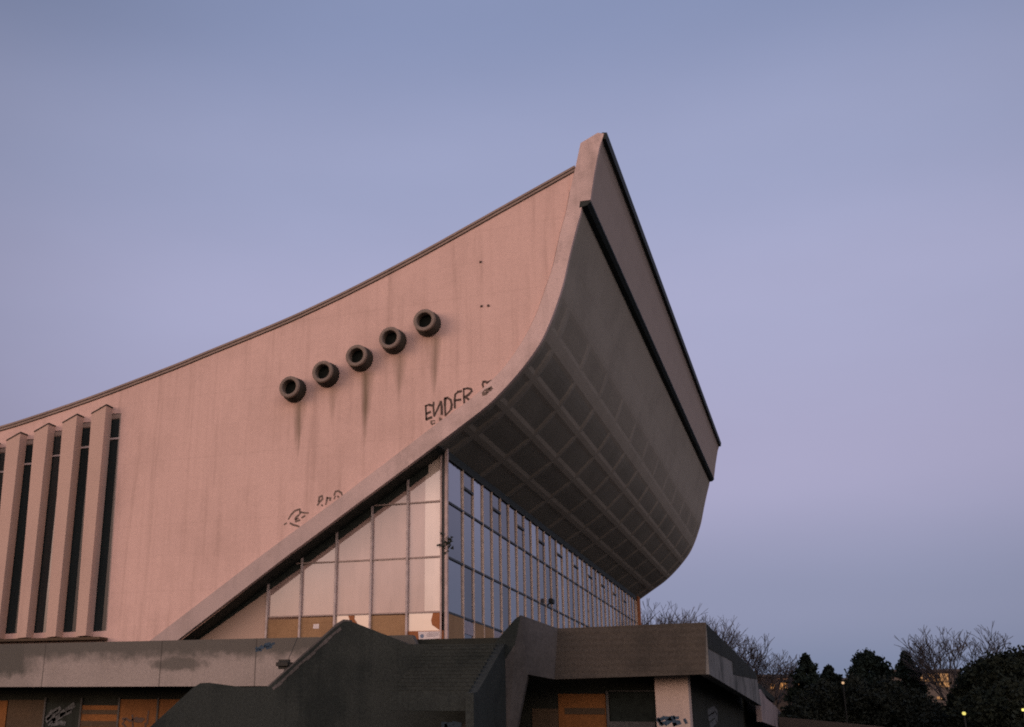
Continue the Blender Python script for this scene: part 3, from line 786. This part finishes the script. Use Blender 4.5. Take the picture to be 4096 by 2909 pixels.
strokes('graffiti', [[(1760, 500), (1800, 540), (1860, 550)], [(1760, 560), (1830, 510), (1880, 470)], [(1900, 500), (1960, 420), (2050, 400)], [(1950, 470), (2060, 440), (2140, 400)], [(1990, 500), (2080, 470)]], 700, 2500, 5.4125, 0.13, M['sprayblue'], val=YT - 0.006, parent=ter, label='faded blue spray on the parapet')
# right-hand recess: boarded door, dark window, pale pier
panel(2128, 2232, 2835, 0, M['brownboard'], 'board', d=0.046)
panel(2232, 2421, 2776, 0, M['orange'], 'board')
bm = bmesh.new(); a = at(2285, 2832, 1, -0.98); b = at(2420, 2858, 1, -0.98); box(bm, a[0] - 0.3, b[0], -0.975, -0.952, b[2], a[2]); obj('dark_strip', bm, M['brownboard'], ter)
panel(2437, 2620, 2758, 0, M['opening'], 'window')
for py in (2763, 2886):
    bm = bmesh.new(); a = at(2437, py, 1, -1.0); b = at(2620, py, 1, -1.0); box(bm, a[0], b[0], -1.02, -0.955, a[2] - (0.25 if py > 2800 else 0.04), a[2]); obj('window_rail', bm, M['leg'], ter)
a = at(2428, 2765, 1, -1.0); bm = bmesh.new(); box(bm, a[0] - 0.05, a[0] + 0.06, -1.05, -0.955, 0, a[2]); obj('door_frame', bm, M['leg'], ter)
bm = bmesh.new(); box(bm, 9.91, 11.28, -2.0, -1.2, 0, 5.54); bevel(bm, 0.02)
obj('pier', bm, M['pier'], ter, label='pale pier with blue graffiti under the terrace corner')
strokes('graffiti', [[(1480, 720), (1540, 690), (1600, 700)], [(1500, 750), (1560, 740), (1620, 690)], [(1560, 760), (1620, 720), (1690, 730)], [(1630, 680), (1650, 760)], [(1480, 700), (1520, 760)], [(1750, 710), (1765, 740)], [(1700, 740), (1640, 760)], [(1580, 690), (1680, 690)]], 2050, 2600, 2.541, 0.13, M['sprayblue'], val=-2.006, parent=ter)
strokes('graffiti', [[(470, 1420), (560, 1370), (600, 1420)], [(480, 1500), (560, 1440), (600, 1500)], [(500, 1600), (580, 1540)]], 2700, 2450, 3.538, 0.35, M['spraywhite'], axis=0, val=11.006, parent=ter)

# ---------------------------------------------------------------- concrete staircase in front of the terrace
YSW = -5.0
st = thing('staircase', 'angular shade-coloured concrete staircase with two peaked parapets in front of the terrace', 'staircase', (0, YSW, 0))
s2 = 4096 / 2287
def sp(x, y, Y=YSW): return at(x * s2, y * s2, 1, Y)
prof_px = [(300, 1657), (335, 1624), (430, 1537), (447, 1526), (466, 1525), (540, 1535), (600, 1534), (745, 1404), (768, 1388), (782, 1388), (905, 1436), (908, 1439), (1062, 1439), (1104, 1437), (1150, 1383), (1163, 1374)]
top = [sp(x, y) for x, y in prof_px]
leg_top = at(2111, 2698, 1, -4.35); leg_bot = at(2068, 2909, 1, -4.2)
leg_dir = (leg_bot - leg_top); leg_end = leg_top + leg_dir * (leg_top[2] / (leg_top[2] - leg_bot[2]))
fold_px = sp(1150, 1440); fold_b = sp(1030, 1624); fd = (fold_b - fold_px); fold_end = fold_px + fd * (fold_px[2] / (fold_px[2] - fold_b[2]))
front = top + [fold_px, Vector((fold_end[0], YSW, 0)), Vector((top[0][0] - 2.0, YSW, 0))]
bm = bmesh.new()
a = [bm.verts.new(p) for p in front]
for t in tessellate_polygon([front]): bm.faces.new([a[i] for i in t])
back = [bm.verts.new(Vector(p) + Vector((0, 0.38, 0))) for p in front[:-3]]
n = len(back)
for i in range(n - 1): bm.faces.new((a[i], a[i + 1], back[i + 1], back[i]))
bb = [bm.verts.new((fold_end[0] - 0.05, YSW + 0.38, 0)), bm.verts.new((back[0].co[0] - 2, YSW + 0.38, 0))]
bl = [v for v in back] + bb
for t in tessellate_polygon([[v.co.copy() for v in bl]]): bm.faces.new([bl[i] for i in t])
bm.faces.new((a[0], back[0], bb[1], a[-1]))
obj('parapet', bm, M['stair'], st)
# worn pale edge along the sloping top of the parapet
bm = bmesh.new()
e0, e1 = sp(606, 1534), sp(757, 1398); dd = (e1 - e0).normalized(); nn = Vector((dd[2], 0, -dd[0])) 
for k in range(16):
    ua, ub = k / 16, (k + 1.04) / 16
    wa = 0.13 + 0.03 * math.sin(k * 1.7); oa = 0.07 + 0.015 * math.sin(k * 0.9)
    A_, B_ = e0.lerp(e1, ua), e0.lerp(e1, ub)
    prism(bm, [A_ + nn * oa, B_ + nn * oa, B_ + nn * (oa + wa), A_ + nn * (oa + wa)], (0, -0.012, 0))
obj('worn_edge', bm, M['stairpale'], st)
# steps coming down towards the viewer between the two peaks
bm = bmesh.new()
for k in range(13):
    zt = 5.50 - 0.165 * k; y1 = YSW - 0.01 - 0.30 * k
    box(bm, 1.0 - 0.02 * k, 3.99, y1 - 0.31, y1, zt - 0.8, zt)
    box(bm, 1.0 - 0.02 * k, 3.99, y1 - 0.325, y1 - 0.31, zt - 0.035, zt)
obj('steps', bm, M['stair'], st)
bm = bmesh.new()
prism(bm, [(4.0, YSW - 0.02, 5.55), (4.0, YSW - 3.9, 3.42), (4.0, YSW - 4.4, 3.36), (4.0, YSW - 4.4, 0), (4.0, YSW - 0.02, 0)], (0.32, 0, 0))
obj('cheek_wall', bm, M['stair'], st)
# folded end of the stair wall that turns back to the terrace corner block
peak = top[-1]; bt = Vector((pb[0][0], YT - 0.005, pb[0][2])); bb_ = Vector((pb[3][0], YT - 0.005, pb[3][2]))
bm = bmesh.new()
V = {k: bm.verts.new(p) for k, p in dict(pk=peak, fo=fold_px, fe=(fold_end[0], YSW, 0), lt=leg_top, le=leg_end, bt=bt, bb=bb_).items()}
for f in (('pk', 'fo', 'lt'), ('fo', 'fe', 'le', 'lt'), ('pk', 'lt', 'bb', 'bt')): bm.faces.new([V[i] for i in f])
W2_ = {k: bm.verts.new(v.co + Vector((-0.05, 0.45, 0))) for k, v in list(V.items())}
for f in (('pk', 'fo', 'lt'), ('fo', 'fe', 'le', 'lt'), ('pk', 'lt', 'bb', 'bt')): bm.faces.new([W2_[i] for i in reversed(f)])
for e in (('pk', 'bt'), ('bt', 'bb'), ('bb', 'lt'), ('lt', 'le'), ('le', 'fe'), ('fe', 'fo'), ('fo', 'pk')):
    bm.faces.new((V[e[0]], V[e[1]], W2_[e[1]], W2_[e[0]]))
obj('end_fold', bm, M['leg'], st, label='grey folded end of the stair wall')
# rear parapet and steps between the two
rear_px = [(596, 1531), (742, 1401), (764, 1386)]
bm = bmesh.new()
rp = [at(1062, 2752, 1, -4.3), at(1345, 2495, 1, -4.3), at(1373, 2478, 1, -4.3), at(1400, 2480, 1, -4.3)]
prism(bm, rp + [Vector((rp[3][0], -4.3, 3)), Vector((rp[0][0], -4.3, 3))], (0, 0.25, 0))
obj('parapet', bm, M['stairpale'], st, label='pale worn rear parapet of the upper flight')
bm = bmesh.new()
x0, z0 = rp[0][0], 4.0
for k in range(10):
    u = k / 10; xa = -6.6 + k * 0.55; box(bm, xa, xa + 0.55, -4.6, -4.32, 0.2, 3.2 + k * 0.26)
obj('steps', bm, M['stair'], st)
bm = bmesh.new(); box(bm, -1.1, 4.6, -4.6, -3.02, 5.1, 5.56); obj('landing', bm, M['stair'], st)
strokes('graffiti', [[(560, 1470), (640, 1475), (700, 1460), (780, 1480)], [(600, 1490), (700, 1490)], [(960, 1320), (985, 1335)]], 1600, 2450, 3.267, 0.2, M['sprayblue'], val=YSW - 0.006, parent=st)

# floodlight standing on the rear of the stair
c = at(1138, 2660, 1, -4.1); fl = thing('floodlight', 'black floodlight standing against the terrace parapet beside the stair', 'floodlight', c)
bm = bmesh.new(); box(bm, c[0] - 0.40, c[0] + 0.40, c[1] - 0.22, c[1] + 0.18, c[2] - 0.19, c[2] + 0.24); bevel(bm, 0.13, 3)
obj('housing', bm, M['black'], fl, smooth=False)
bm = bmesh.new(); tube(bm, c + Vector((0.05, 0, -0.2)), c + Vector((0.05, 0.02, -1.2)), 0.06, 0.06, 8)
obj('stand', bm, M['black'], fl)
bm = bmesh.new(); tube(bm, c + Vector((0.12, 0.1, 0.2)), c + Vector((0.14, 0.95, 1.35)), 0.015, 0.015, 6)
obj('cable', bm, M['black'], fl)

# ---------------------------------------------------------------- vegetation
def quads(centers, size, seedn, flat=0.0):
    """one leaf-sized quad per centre, random orientation"""
    r = np.random.default_rng(seedn); n = len(centers)
    u = r.normal(size=(n, 3)); u /= np.linalg.norm(u, axis=1)[:, None]
    w = r.normal(size=(n, 3)); w[:, 2] *= (1 - flat); v = np.cross(u, w); v /= np.linalg.norm(v, axis=1)[:, None] + 1e-9
    s = size * r.uniform(0.5, 1.4, size=(n, 1)); u = u * s; v = v * s * 0.6
    c = np.array(centers)
    co = np.stack([c - u, c + v, c + u, c - v], axis=1).reshape(-1, 3)
    return co
def quad_mesh(name, co, mat, parent, base):
    n = len(co) // 4; me = bpy.data.meshes.new(name)
    me.vertices.add(len(co)); me.vertices.foreach_set('co', (co - np.array(base)).astype(np.float32).ravel())
    me.loops.add(len(co)); me.loops.foreach_set('vertex_index', np.arange(len(co), dtype=np.int32))
    me.polygons.add(n); me.polygons.foreach_set('loop_start', np.arange(0, 4 * n, 4, dtype=np.int32)); me.polygons.foreach_set('loop_total', np.full(n, 4, np.int32))
    me.update(calc_edges=True); me.validate(); me.materials.append(mat)
    o = bpy.data.objects.new(name, me); C.objects.link(o); o.parent = parent; return o

def leafy(name, label, base, height, radius, mat, seedn, shape='round', n=5200, size=0.32, group=None, low=0.12, cat='tree'):
    n = int(n * 2.6); size *= 0.62
    base = Vector(base); r = np.random.default_rng(seedn)
    t = thing(name, label, cat, base, group)
    bm = bmesh.new(); tube(bm, base + Vector((0, 0, -0.3)), base + Vector((0.2, 0, height * 0.75)), radius * 0.07 + 0.08, 0.04, 8)
    for k in range(8):
        a = r.uniform(0, 6.28); h = r.uniform(0.25, 0.7) * height
        tube(bm, base + Vector((0, 0, h)), base + Vector((math.cos(a) * radius * 0.6, math.sin(a) * radius * 0.6, h + radius * 0.35)), 0.07, 0.02, 5)
    obj('trunk', bm, M['bark'], t)
    # clump centres fill the crown volume, leaves gather round them
    m = max(60, n // 90); cl = []
    while len(cl) < m:
        z = r.uniform(low, 1.0)
        if shape == 'cone': rad = radius * (1 - z) ** 0.68 * 1.05 + 0.05
        elif shape == 'round':
            q = (z - 0.55) / 0.45; rad = radius * math.sqrt(max(0.0, 1 - q * q)) * (1.0 if z > 0.35 else 0.9)
        else: rad = radius * (1 - 0.35 * z) * (1.0 if z < 0.85 else (1 - z) / 0.15)
        a = r.uniform(0, 6.28); q = math.sqrt(r.uniform(0.12, 1.0)) * rad * r.uniform(0.85, 1.1)
        cl.append((q * math.cos(a), q * math.sin(a), z * height, rad))
    cl = np.array(cl); idx = r.integers(0, m, n)
    sp_ = np.clip(0.16 * radius, 0.35, 0.9)
    if shape == 'cone':
        out = cl[idx, :2] * r.uniform(0.75, 1.12, size=(n, 1)); zz = cl[idx, 2] - 0.16 * np.hypot(out[:, 0], out[:, 1]) + r.normal(0, 0.12, n)
        ctr = np.column_stack([out + r.normal(0, 1, (n, 2)) * (0.06 + 0.16 * cl[idx, 3:4]), zz])
    else:
        ctr = cl[idx, :3] + r.normal(0, sp_ * 0.62, (n, 3))
    ctr[:, 2] = np.maximum(ctr[:, 2], 0.1)
    quad_mesh('crown', quads(ctr + np.array(base), size, seedn + 1), mat, t, base)
    return t

def bare(name, label, base, height, spread, seedn, group=None, depth=6, lean=(0, 0)):
    base = Vector(base); r = random.Random(seedn); t = thing(name, label, 'tree', base, group)
    bt, bl_ = bmesh.new(), bmesh.new()
    def grow(bm, p, d, ln, rad, lv):
        q = p
        for k in range(2):
            d2 = (d + Vector((r.uniform(-1, 1), r.uniform(-1, 1), r.uniform(-0.4, 0.7))) * 0.16).normalized()
            e = q + d2 * ln * 0.5; tube(bm, q, e, max(0.022, rad * (1 - 0.2 * k)), max(0.02, rad * (0.8 - 0.2 * k)), 5 if lv < 2 else 3, cap=False); q = e; d = d2
            if lv >= 1 and lv < depth - 1:
                s = (d2 + Vector((r.uniform(-1, 1), r.uniform(-1, 1), r.uniform(-0.2, 0.6))) * spread).normalized()
                grow(bl_, q, s, ln * r.uniform(0.55, 0.75), rad * 0.42, lv + 2)
        if lv >= depth: return
        for k in range(3 if lv < 4 else 2):
            s = (d + Vector((r.uniform(-1, 1), r.uniform(-1, 1), r.uniform(-0.3, 0.6))) * spread).normalized()
            grow(bl_ if lv >= 0 else bm, q, s, ln * r.uniform(0.62, 0.82), rad * 0.58, lv + 1)
    tube(bt, base, base + Vector((lean[0] * 0.1, lean[1] * 0.1, height * 0.28)), height * 0.020, height * 0.016, 8)
    p = base + Vector((lean[0] * 0.1, lean[1] * 0.1, height * 0.28))
    for k in range(4):
        a = k * 1.57 + r.uniform(-0.5, 0.5); grow(bl_, p, Vector((math.cos(a) * spread * 0.8 + lean[0], math.sin(a) * spread * 0.8 + lean[1], 1)).normalized(), height * 0.235, height * 0.010, 1)
    obj('trunk', bt, M['bark'], t); obj('branches', bl_, M['bark'], t)
    return t

def ground_at(px, dist):
    q = far(px, 2700, dist); q[2] = 0; return q
def top_h(px, py, dist): return far(px, py + 14, dist)[2]

D = 118
# conifers
leafy('conifer', 'spiky narrow topped dark fir beside the lit far windows', ground_at(3228, D), top_h(3218, 2612, D), 3.5, M['needle'], 11, 'cone', 7000, 0.30)
leafy('conifer', 'low broad dark fir with a short side spike left of the round topped tree', ground_at(3318, D + 4), top_h(3322, 2655, D + 4), 3.6, M['needle'], 12, 'cone', 6000, 0.30)
leafy('evergreen_tree', 'round topped dark evergreen tree in the middle of the tree row', ground_at(3478, D + 2), top_h(3478, 2606, D + 2), 2.6, M['needle'], 13, 'round', 9000, 0.27)
leafy('conifer', 'pointed dark conifer left of the orange lit far building', ground_at(3630, D), top_h(3630, 2600, D), 2.9, M['needle'], 14, 'cone', 9000, 0.27)
# dark broad shrubs and trees filling the slope
fill = [(3165, 2830, 106, 2.6, 'rounded dark shrub at the foot of the ramp wall'), (3290, 2740, 108, 3.6, 'broad dark bush under the spiky fir'),
        (3420, 2725, 108, 3.8, 'broad dark bush under the round topped tree'), (3540, 2730, 107, 3.9, 'broad dark bush between two evergreens'), (3650, 2770, 106, 2.6, 'broad dark bush under the pointed conifer'),
        (3745, 2850, 104, 2.6, 'low dark bush below the orange lit far building')]
for k, (px, py, d, rad, lab) in enumerate(fill):
    leafy('bush', lab, ground_at(px, d), top_h(px, py, d), rad, M['ivy'], 30 + k, 'mass', 6500, 0.27, low=0.03, cat='bush')
mass = [(3882, 2705, 100, 1.9, 'dense dark tree at the left edge of the right thicket'), (3925, 2665, 97, 2.4, 'dense dark tree under the loose bare crown'), (3985, 2635, 96, 3.0, 'tall dense dark tree second from the right edge'),
        (4090, 2610, 98, 3.2, 'tall dense dark tree cut by the right edge of the frame'), (3905, 2770, 88, 2.4, 'lower dense tree behind the lit park lamp'), (4040, 2750, 86, 3.4, 'lower dense tree in the right corner')]
for k, (px, py, d, rad, lab) in enumerate(mass):
    leafy('dense_tree', lab, ground_at(px, d), top_h(px, py, d), rad, M['leaf'], 50 + k, 'round' if k < 4 else 'mass', 8500, 0.27, low=0.04)
# bare winter trees
bare('bare_tree', 'bare winter tree right beside the far end of the glass front', ground_at(2590, 126), top_h(2605, 2390, 126), 0.75, 5)
bare('bare_tree', 'small bare tree peeping above the brown corner parapet', ground_at(2780, 132), top_h(2790, 2440, 132), 0.6, 6)
bare('bare_tree', 'wide bare tree rising behind the sloping front parapet', ground_at(2935, 120), top_h(2930, 2485, 120), 0.8, 8)
bare('bare_tree', 'spreading bare tree leaning over the dark far building', ground_at(3030, 124), top_h(3060, 2555, 124), 0.9, 9, lean=(0.25, 0.1))
bare('bare_tree', 'tall loose bare crown above the right thicket', ground_at(3830, 112), top_h(3825, 2490, 112), 0.78, 21)
bare('bare_tree', 'thin bare treetop at the far right behind the thicket', ground_at(3985, 116), top_h(3990, 2600, 116), 0.6, 15)

# ---------------------------------------------------------------- far buildings
def facade(name, label, px0, px1, pytop, dist, mat, depth=14):
    a, b = far(px0, pytop, dist), far(px1, pytop, dist)
    t = thing(name, label, 'building', ((a + b) / 2 - Vector((0, 0, (a + b)[2] / 2))))
    u = (b - a); u[2] = 0; u.normalize(); nrm = Vector((u[1], -u[0], 0)); h = max(a[2], b[2])
    bm = bmesh.new(); prism(bm, [Vector((a[0], a[1], 0)), Vector((b[0], b[1], 0)), Vector((b[0], b[1], h)), Vector((a[0], a[1], h))], -nrm * depth)
    obj('wall', bm, mat, t)
    bm = bmesh.new(); prism(bm, [Vector((a[0], a[1], h)) - u * 0.6 + nrm * 0.5, Vector((b[0], b[1], h)) + u * 0.6 + nrm * 0.5, Vector((b[0], b[1], h + 0.35)) + u * 0.6 + nrm * 0.5, Vector((a[0], a[1], h + 0.35)) - u * 0.6 + nrm * 0.5], -nrm * (depth + 1))
    obj('roof', bm, M['roof'], t)
    def win(x0, x1, y0, y1, m, nm='window'):
        def on(px, py):
            d = Vector(ray(px, py)); c = Vector(CAM); k = (Vector((a[0], a[1], 0)) - c).dot(nrm) / d.dot(nrm); return c + d * k
        q = [on(x0, y0), on(x1, y0), on(x1, y1), on(x0, y1)]
        bm = bmesh.new(); prism(bm, [p + nrm * 0.05 for p in q], nrm * 0.06)
        w = obj(nm, bm, m, t)
        bm = bmesh.new()
        c0 = (q[0] + q[1]) / 2; c1 = (q[2] + q[3]) / 2
        prism(bm, [c0 - u * 0.08 + nrm * 0.12, c0 + u * 0.08 + nrm * 0.12, c1 + u * 0.08 + nrm * 0.12, c1 - u * 0.08 + nrm * 0.12], nrm * 0.05)
        if nm == 'window': obj('glazing_bar', bm, M['brick'], w)
        else: bm.free()
    return t, win
t1, win = facade('apartment_building', 'long dark flat roofed building with lit windows behind the bare trees', 2960, 3260, 2708, 190, M['brick'])
win(3082, 3098, 2735, 2757, M['litwin']); win(3120, 3151, 2731, 2758, M['litwin']); win(3188, 3197, 2731, 2743, M['litwin_and_wall'])
win(3108, 3152, 2712, 2719, M['ply'], 'fascia_sign')
win(3040, 3062, 2735, 2757, M['glassdark']); 
t2, win2 = facade('apartment_building', 'tall building with lamp-lit orange wall made as glowing panes seen between the conifer and the right thicket', 3560, 3830, 2690, 175, M['farpale'])
win2(3700, 3793, 2694, 2727, M['litwin_and_wall']); win2(3745, 3798, 2730, 2748, M['litwin_and_wall']); win2(3748, 3776, 2787, 2797, M['litwin_and_wall']); win2(3640, 3690, 2694, 2727, M['litwin_and_wall'])  # light on the wall built as glowing panes
t3, win3 = facade('long_house', 'low pale far house with dark roof between the two lit buildings', 3255, 3600, 2722, 200, M['brick'])

# street lamps with lit heads in front of the trees
def lamp(px, py, dist, mat, label, r=0.24):
    c = far(px, py, dist); t = thing('street_lamp', label, 'lamp', (c[0], c[1], 0), 'lit lamps among the far trees')
    bm = bmesh.new(); tube(bm, (c[0], c[1], 0), (c[0], c[1], c[2] - r * 0.6), 0.08, 0.05, 8); obj('pole', bm, M['black'], t)
    bm = bmesh.new(); bmesh.ops.create_uvsphere(bm, u_segments=10, v_segments=8, radius=r, matrix=Matrix.Translation(c)); obj('lamp_globe', bm, mat, t)
    bm = bmesh.new(); tube(bm, c + Vector((0, 0, r * 0.85)), c + Vector((0, 0, r * 1.25)), r * 0.9, r * 0.3, 10); obj('lamp_cap', bm, M['black'], t)
lamp(3372, 2732, 104, M['lamppk'], 'pinkish lit lamp in the dark bushes under the round topped tree', 0.12)
lamp(3856, 2854, 82, M['lampgl'], 'bright yellow lit lamp in front of the right thicket', 0.12)
lamp(4093, 2840, 82, M['lampgl'], 'lit lamp at the very right edge of the frame', 0.10)
# low retaining wall in front of the bushes
a = far(3215, 2868, 98); b = far(3420, 2905, 92)
bm = bmesh.new(); prism(bm, [Vector((a[0] - 2, a[1], 0)), Vector((b[0] + 2, b[1], 0)), Vector((b[0] + 2, b[1], b[2])), Vector((a[0] - 2, a[1], a[2]))], (0, 0.5, 0))
single('retaining_wall', bm, M['farpale'], 'low sloping grey retaining wall below the dark bushes', 'wall', (a[0], a[1], 0))

# ---------------------------------------------------------------- dusk sky
SUN_AZ = Vector((-0.80, -0.60, 0)).normalized(); GLOW = Vector((-0.30, -0.95, 0)).normalized(); SUN_EL = R_(8)
w = bpy.data.worlds.new('World'); bpy.context.scene.world = w; w.use_nodes = True
nt = w.node_tree; nt.nodes.clear(); L = nt.links
def N(t, **k):
    x = nt.nodes.new(t)
    for a, b in k.items(): setattr(x, a, b)
    return x
out = N('ShaderNodeOutputWorld')
tc = N('ShaderNodeTexCoord'); nv = N('ShaderNodeVectorMath', operation='NORMALIZE'); L.new(tc.outputs['Generated'], nv.inputs[0])
sx = N('ShaderNodeSeparateXYZ'); L.new(nv.outputs[0], sx.inputs[0])
def ramp(stops):
    r = N('ShaderNodeValToRGB'); e = r.color_ramp.elements
    e[0].position, e[0].color = stops[0][0], (*stops[0][1], 1); e[1].position, e[1].color = stops[-1][0], (*stops[-1][1], 1)
    for p, c in stops[1:-1]:
        k = e.new(p); k.color = (*c, 1)
    r.color_ramp.interpolation = 'EASE'
    return r
def zpos(z): return (z + 0.2) / 1.2
mr = N('ShaderNodeMapRange'); mr.inputs[1].default_value = -0.2; mr.inputs[2].default_value = 1.0; L.new(sx.outputs[2], mr.inputs[0])
ANTI = [(-0.2, (0.05, 0.06, 0.07)), (-0.02, (0.13, 0.17, 0.27)), (0.03, (0.175, 0.225, 0.36)), (0.12, (0.265, 0.283, 0.425)), (0.24, (0.38, 0.365, 0.535)), (0.38, (0.385, 0.39, 0.575)), (0.50, (0.33, 0.36, 0.545)), (0.62, (0.24, 0.285, 0.46)), (0.8, (0.14, 0.175, 0.34)), (1.0, (0.08, 0.13, 0.30))]
SUNS = [(-0.2, (0.05, 0.045, 0.045)), (-0.01, (0.25, 0.16, 0.12)), (0.02, (0.75, 0.44, 0.30)), (0.08, (1.25, 0.80, 0.60)), (0.18, (1.75, 1.20, 1.02)), (0.35, (1.25, 0.92, 0.88)), (0.6, (0.48, 0.43, 0.53)), (0.8, (0.18, 0.21, 0.38)), (1.0, (0.08, 0.13, 0.30))]
ra = ramp([(zpos(z), c) for z, c in ANTI]); rs = ramp([(zpos(z), c) for z, c in SUNS])
L.new(mr.outputs[0], ra.inputs[0]); L.new(mr.outputs[0], rs.inputs[0])
dt = N('ShaderNodeVectorMath', operation='DOT_PRODUCT'); L.new(nv.outputs[0], dt.inputs[0]); dt.inputs[1].default_value = GLOW
ms = N('ShaderNodeMapRange'); ms.interpolation_type = 'SMOOTHSTEP'; ms.inputs[1].default_value = -0.45; ms.inputs[2].default_value = 0.9; L.new(dt.outputs['Value'], ms.inputs[0])
# lens vignette painted into the sky: brightest above the hall, fading to both sides
db = N('ShaderNodeVectorMath', operation='DOT_PRODUCT'); L.new(nv.outputs[0], db.inputs[0]); db.inputs[1].default_value = Vector((-0.20, 0.92, 0.36)).normalized()
bm_ = N('ShaderNodeMapRange'); bm_.interpolation_type = 'SMOOTHSTEP'; bm_.inputs[1].default_value = 0.80; bm_.inputs[2].default_value = 0.985; bm_.inputs[3].default_value = 0.74; bm_.inputs[4].default_value = 1.04; L.new(db.outputs['Value'], bm_.inputs[0])
bc_ = N('ShaderNodeCombineColor'); [L.new(bm_.outputs[0], bc_.inputs[i]) for i in range(3)]
mb = N('ShaderNodeMix', data_type='RGBA', blend_type='MULTIPLY'); mb.inputs[0].default_value = 1.0; L.new(ra.outputs[0], mb.inputs[6]); L.new(bc_.outputs[0], mb.inputs[7])
mx = N('ShaderNodeMix', data_type='RGBA'); L.new(ms.outputs[0], mx.inputs[0]); L.new(mb.outputs[2], mx.inputs[6]); L.new(rs.outputs[0], mx.inputs[7])
# unseen sky to the side, brightened to fill the fascia, dimmed low for the soffit
de = N('ShaderNodeVectorMath', operation='DOT_PRODUCT'); L.new(nv.outputs[0], de.inputs[0]); de.inputs[1].default_value = Vector((0.95, -0.30, 0)).normalized()
me_ = N('ShaderNodeMapRange'); me_.interpolation_type = 'SMOOTHSTEP'; me_.inputs[1].default_value = 0.0; me_.inputs[2].default_value = 1.0; me_.inputs[3].default_value = 1.0; me_.inputs[4].default_value = 2.2; L.new(de.outputs['Value'], me_.inputs[0])
ml = N('ShaderNodeMapRange'); ml.interpolation_type = 'SMOOTHSTEP'; ml.inputs[1].default_value = 0.05; ml.inputs[2].default_value = 0.30; L.new(sx.outputs[2], ml.inputs[0])
mlow = N('ShaderNodeMapRange'); mlow.inputs[1].default_value = 0.0; mlow.inputs[2].default_value = 0.6; mlow.inputs[3].default_value = 1.0; mlow.inputs[4].default_value = 0.30; L.new(de.outputs['Value'], mlow.inputs[0])
mm = N('ShaderNodeMix', data_type='FLOAT'); L.new(ml.outputs[0], mm.inputs[0]); L.new(mlow.outputs[0], mm.inputs[2]); L.new(me_.outputs[0], mm.inputs[3])
hz = N('ShaderNodeTexNoise'); hz.inputs['Scale'].default_value = 2.2; hz.inputs['Detail'].default_value = 5; hmap = N('ShaderNodeMapping'); hmap.inputs['Scale'].default_value = (1, 1, 3.0); L.new(nv.outputs[0], hmap.inputs[0]); L.new(hmap.outputs[0], hz.inputs['Vector'])
hm = N('ShaderNodeMapRange'); hm.inputs[1].default_value = 0.3; hm.inputs[2].default_value = 0.7; hm.inputs[3].default_value = 0.955; hm.inputs[4].default_value = 1.035; L.new(hz.outputs['Fac'], hm.inputs[0])
hx = N('ShaderNodeMath', operation='MULTIPLY'); L.new(mm.outputs[0], hx.inputs[0]); L.new(hm.outputs[0], hx.inputs[1])
cc = N('ShaderNodeCombineColor'); [L.new(hx.outputs[0], cc.inputs[i]) for i in range(3)]
wt = N('ShaderNodeMapRange'); wt.interpolation_type = 'SMOOTHSTEP'; wt.inputs[1].default_value = 0.1; wt.inputs[2].default_value = 0.9; L.new(de.outputs['Value'], wt.inputs[0])
wm = N('ShaderNodeMix', data_type='RGBA', blend_type='MULTIPLY'); L.new(wt.outputs[0], wm.inputs[0]); L.new(mx.outputs[2], wm.inputs[6]); wm.inputs[7].default_value = (1.0, 0.94, 0.82, 1)
m2 = N('ShaderNodeMix', data_type='RGBA', blend_type='MULTIPLY'); m2.inputs[0].default_value = 1.0; L.new(wm.outputs[2], m2.inputs[6]); L.new(cc.outputs[0], m2.inputs[7])
bg = N('ShaderNodeBackground'); bg.inputs['Strength'].default_value = 0.98; L.new(m2.outputs[2], bg.inputs['Color'])
sky = N('ShaderNodeTexSky', sky_type='NISHITA'); sky.sun_disc = False; sky.sun_elevation = SUN_EL
sky.sun_rotation = math.atan2(SUN_AZ[0], SUN_AZ[1]); sky.dust_density = 2.0
bg2 = N('ShaderNodeBackground'); bg2.inputs['Strength'].default_value = 0.006; L.new(sky.outputs[0], bg2.inputs['Color'])
ad = N('ShaderNodeAddShader'); L.new(bg.outputs[0], ad.inputs[0]); L.new(bg2.outputs[0], ad.inputs[1]); L.new(ad.outputs[0], out.inputs[0])

sl = bpy.data.lights.new('sun', 'SUN'); sl.energy = 1.25; sl.angle = R_(38); sl.color = (1.0, 0.60, 0.45)
so = bpy.data.objects.new('sun', sl); C.objects.link(so)
dirv = Vector((SUN_AZ[0] * math.cos(R_(9)), SUN_AZ[1] * math.cos(R_(9)), math.sin(R_(9))))
so.rotation_euler = (-dirv).to_track_quat('-Z', 'Y').to_euler()

# ---------------------------------------------------------------- camera and output
cd = bpy.data.cameras.new('camera'); co = bpy.data.objects.new('camera', cd); C.objects.link(co)
mw = Matrix([[*RM[0], CAM[0]], [*RM[1], CAM[1]], [*RM[2], CAM[2]], [0, 0, 0, 1]])
co.matrix_world = mw
cd.sensor_fit = 'HORIZONTAL'; cd.sensor_width = 36.0; cd.lens = FOC / IW * 36.0
cd.shift_x = (IW / 2 - PX) / IW; cd.shift_y = (PY - IH / 2) / IW
cd.clip_start = 0.1; cd.clip_end = 6000
sc = bpy.context.scene; sc.camera = co
sc.view_settings.view_transform = 'Standard'; sc.view_settings.look = 'None'; sc.view_settings.exposure = 0.0; sc.view_settings.gamma = 1.0
sc.render.film_transparent = False
sc.cycles.filter_width = 1.9
sc.cycles.max_bounces = 6
sc.cycles.use_denoising = False
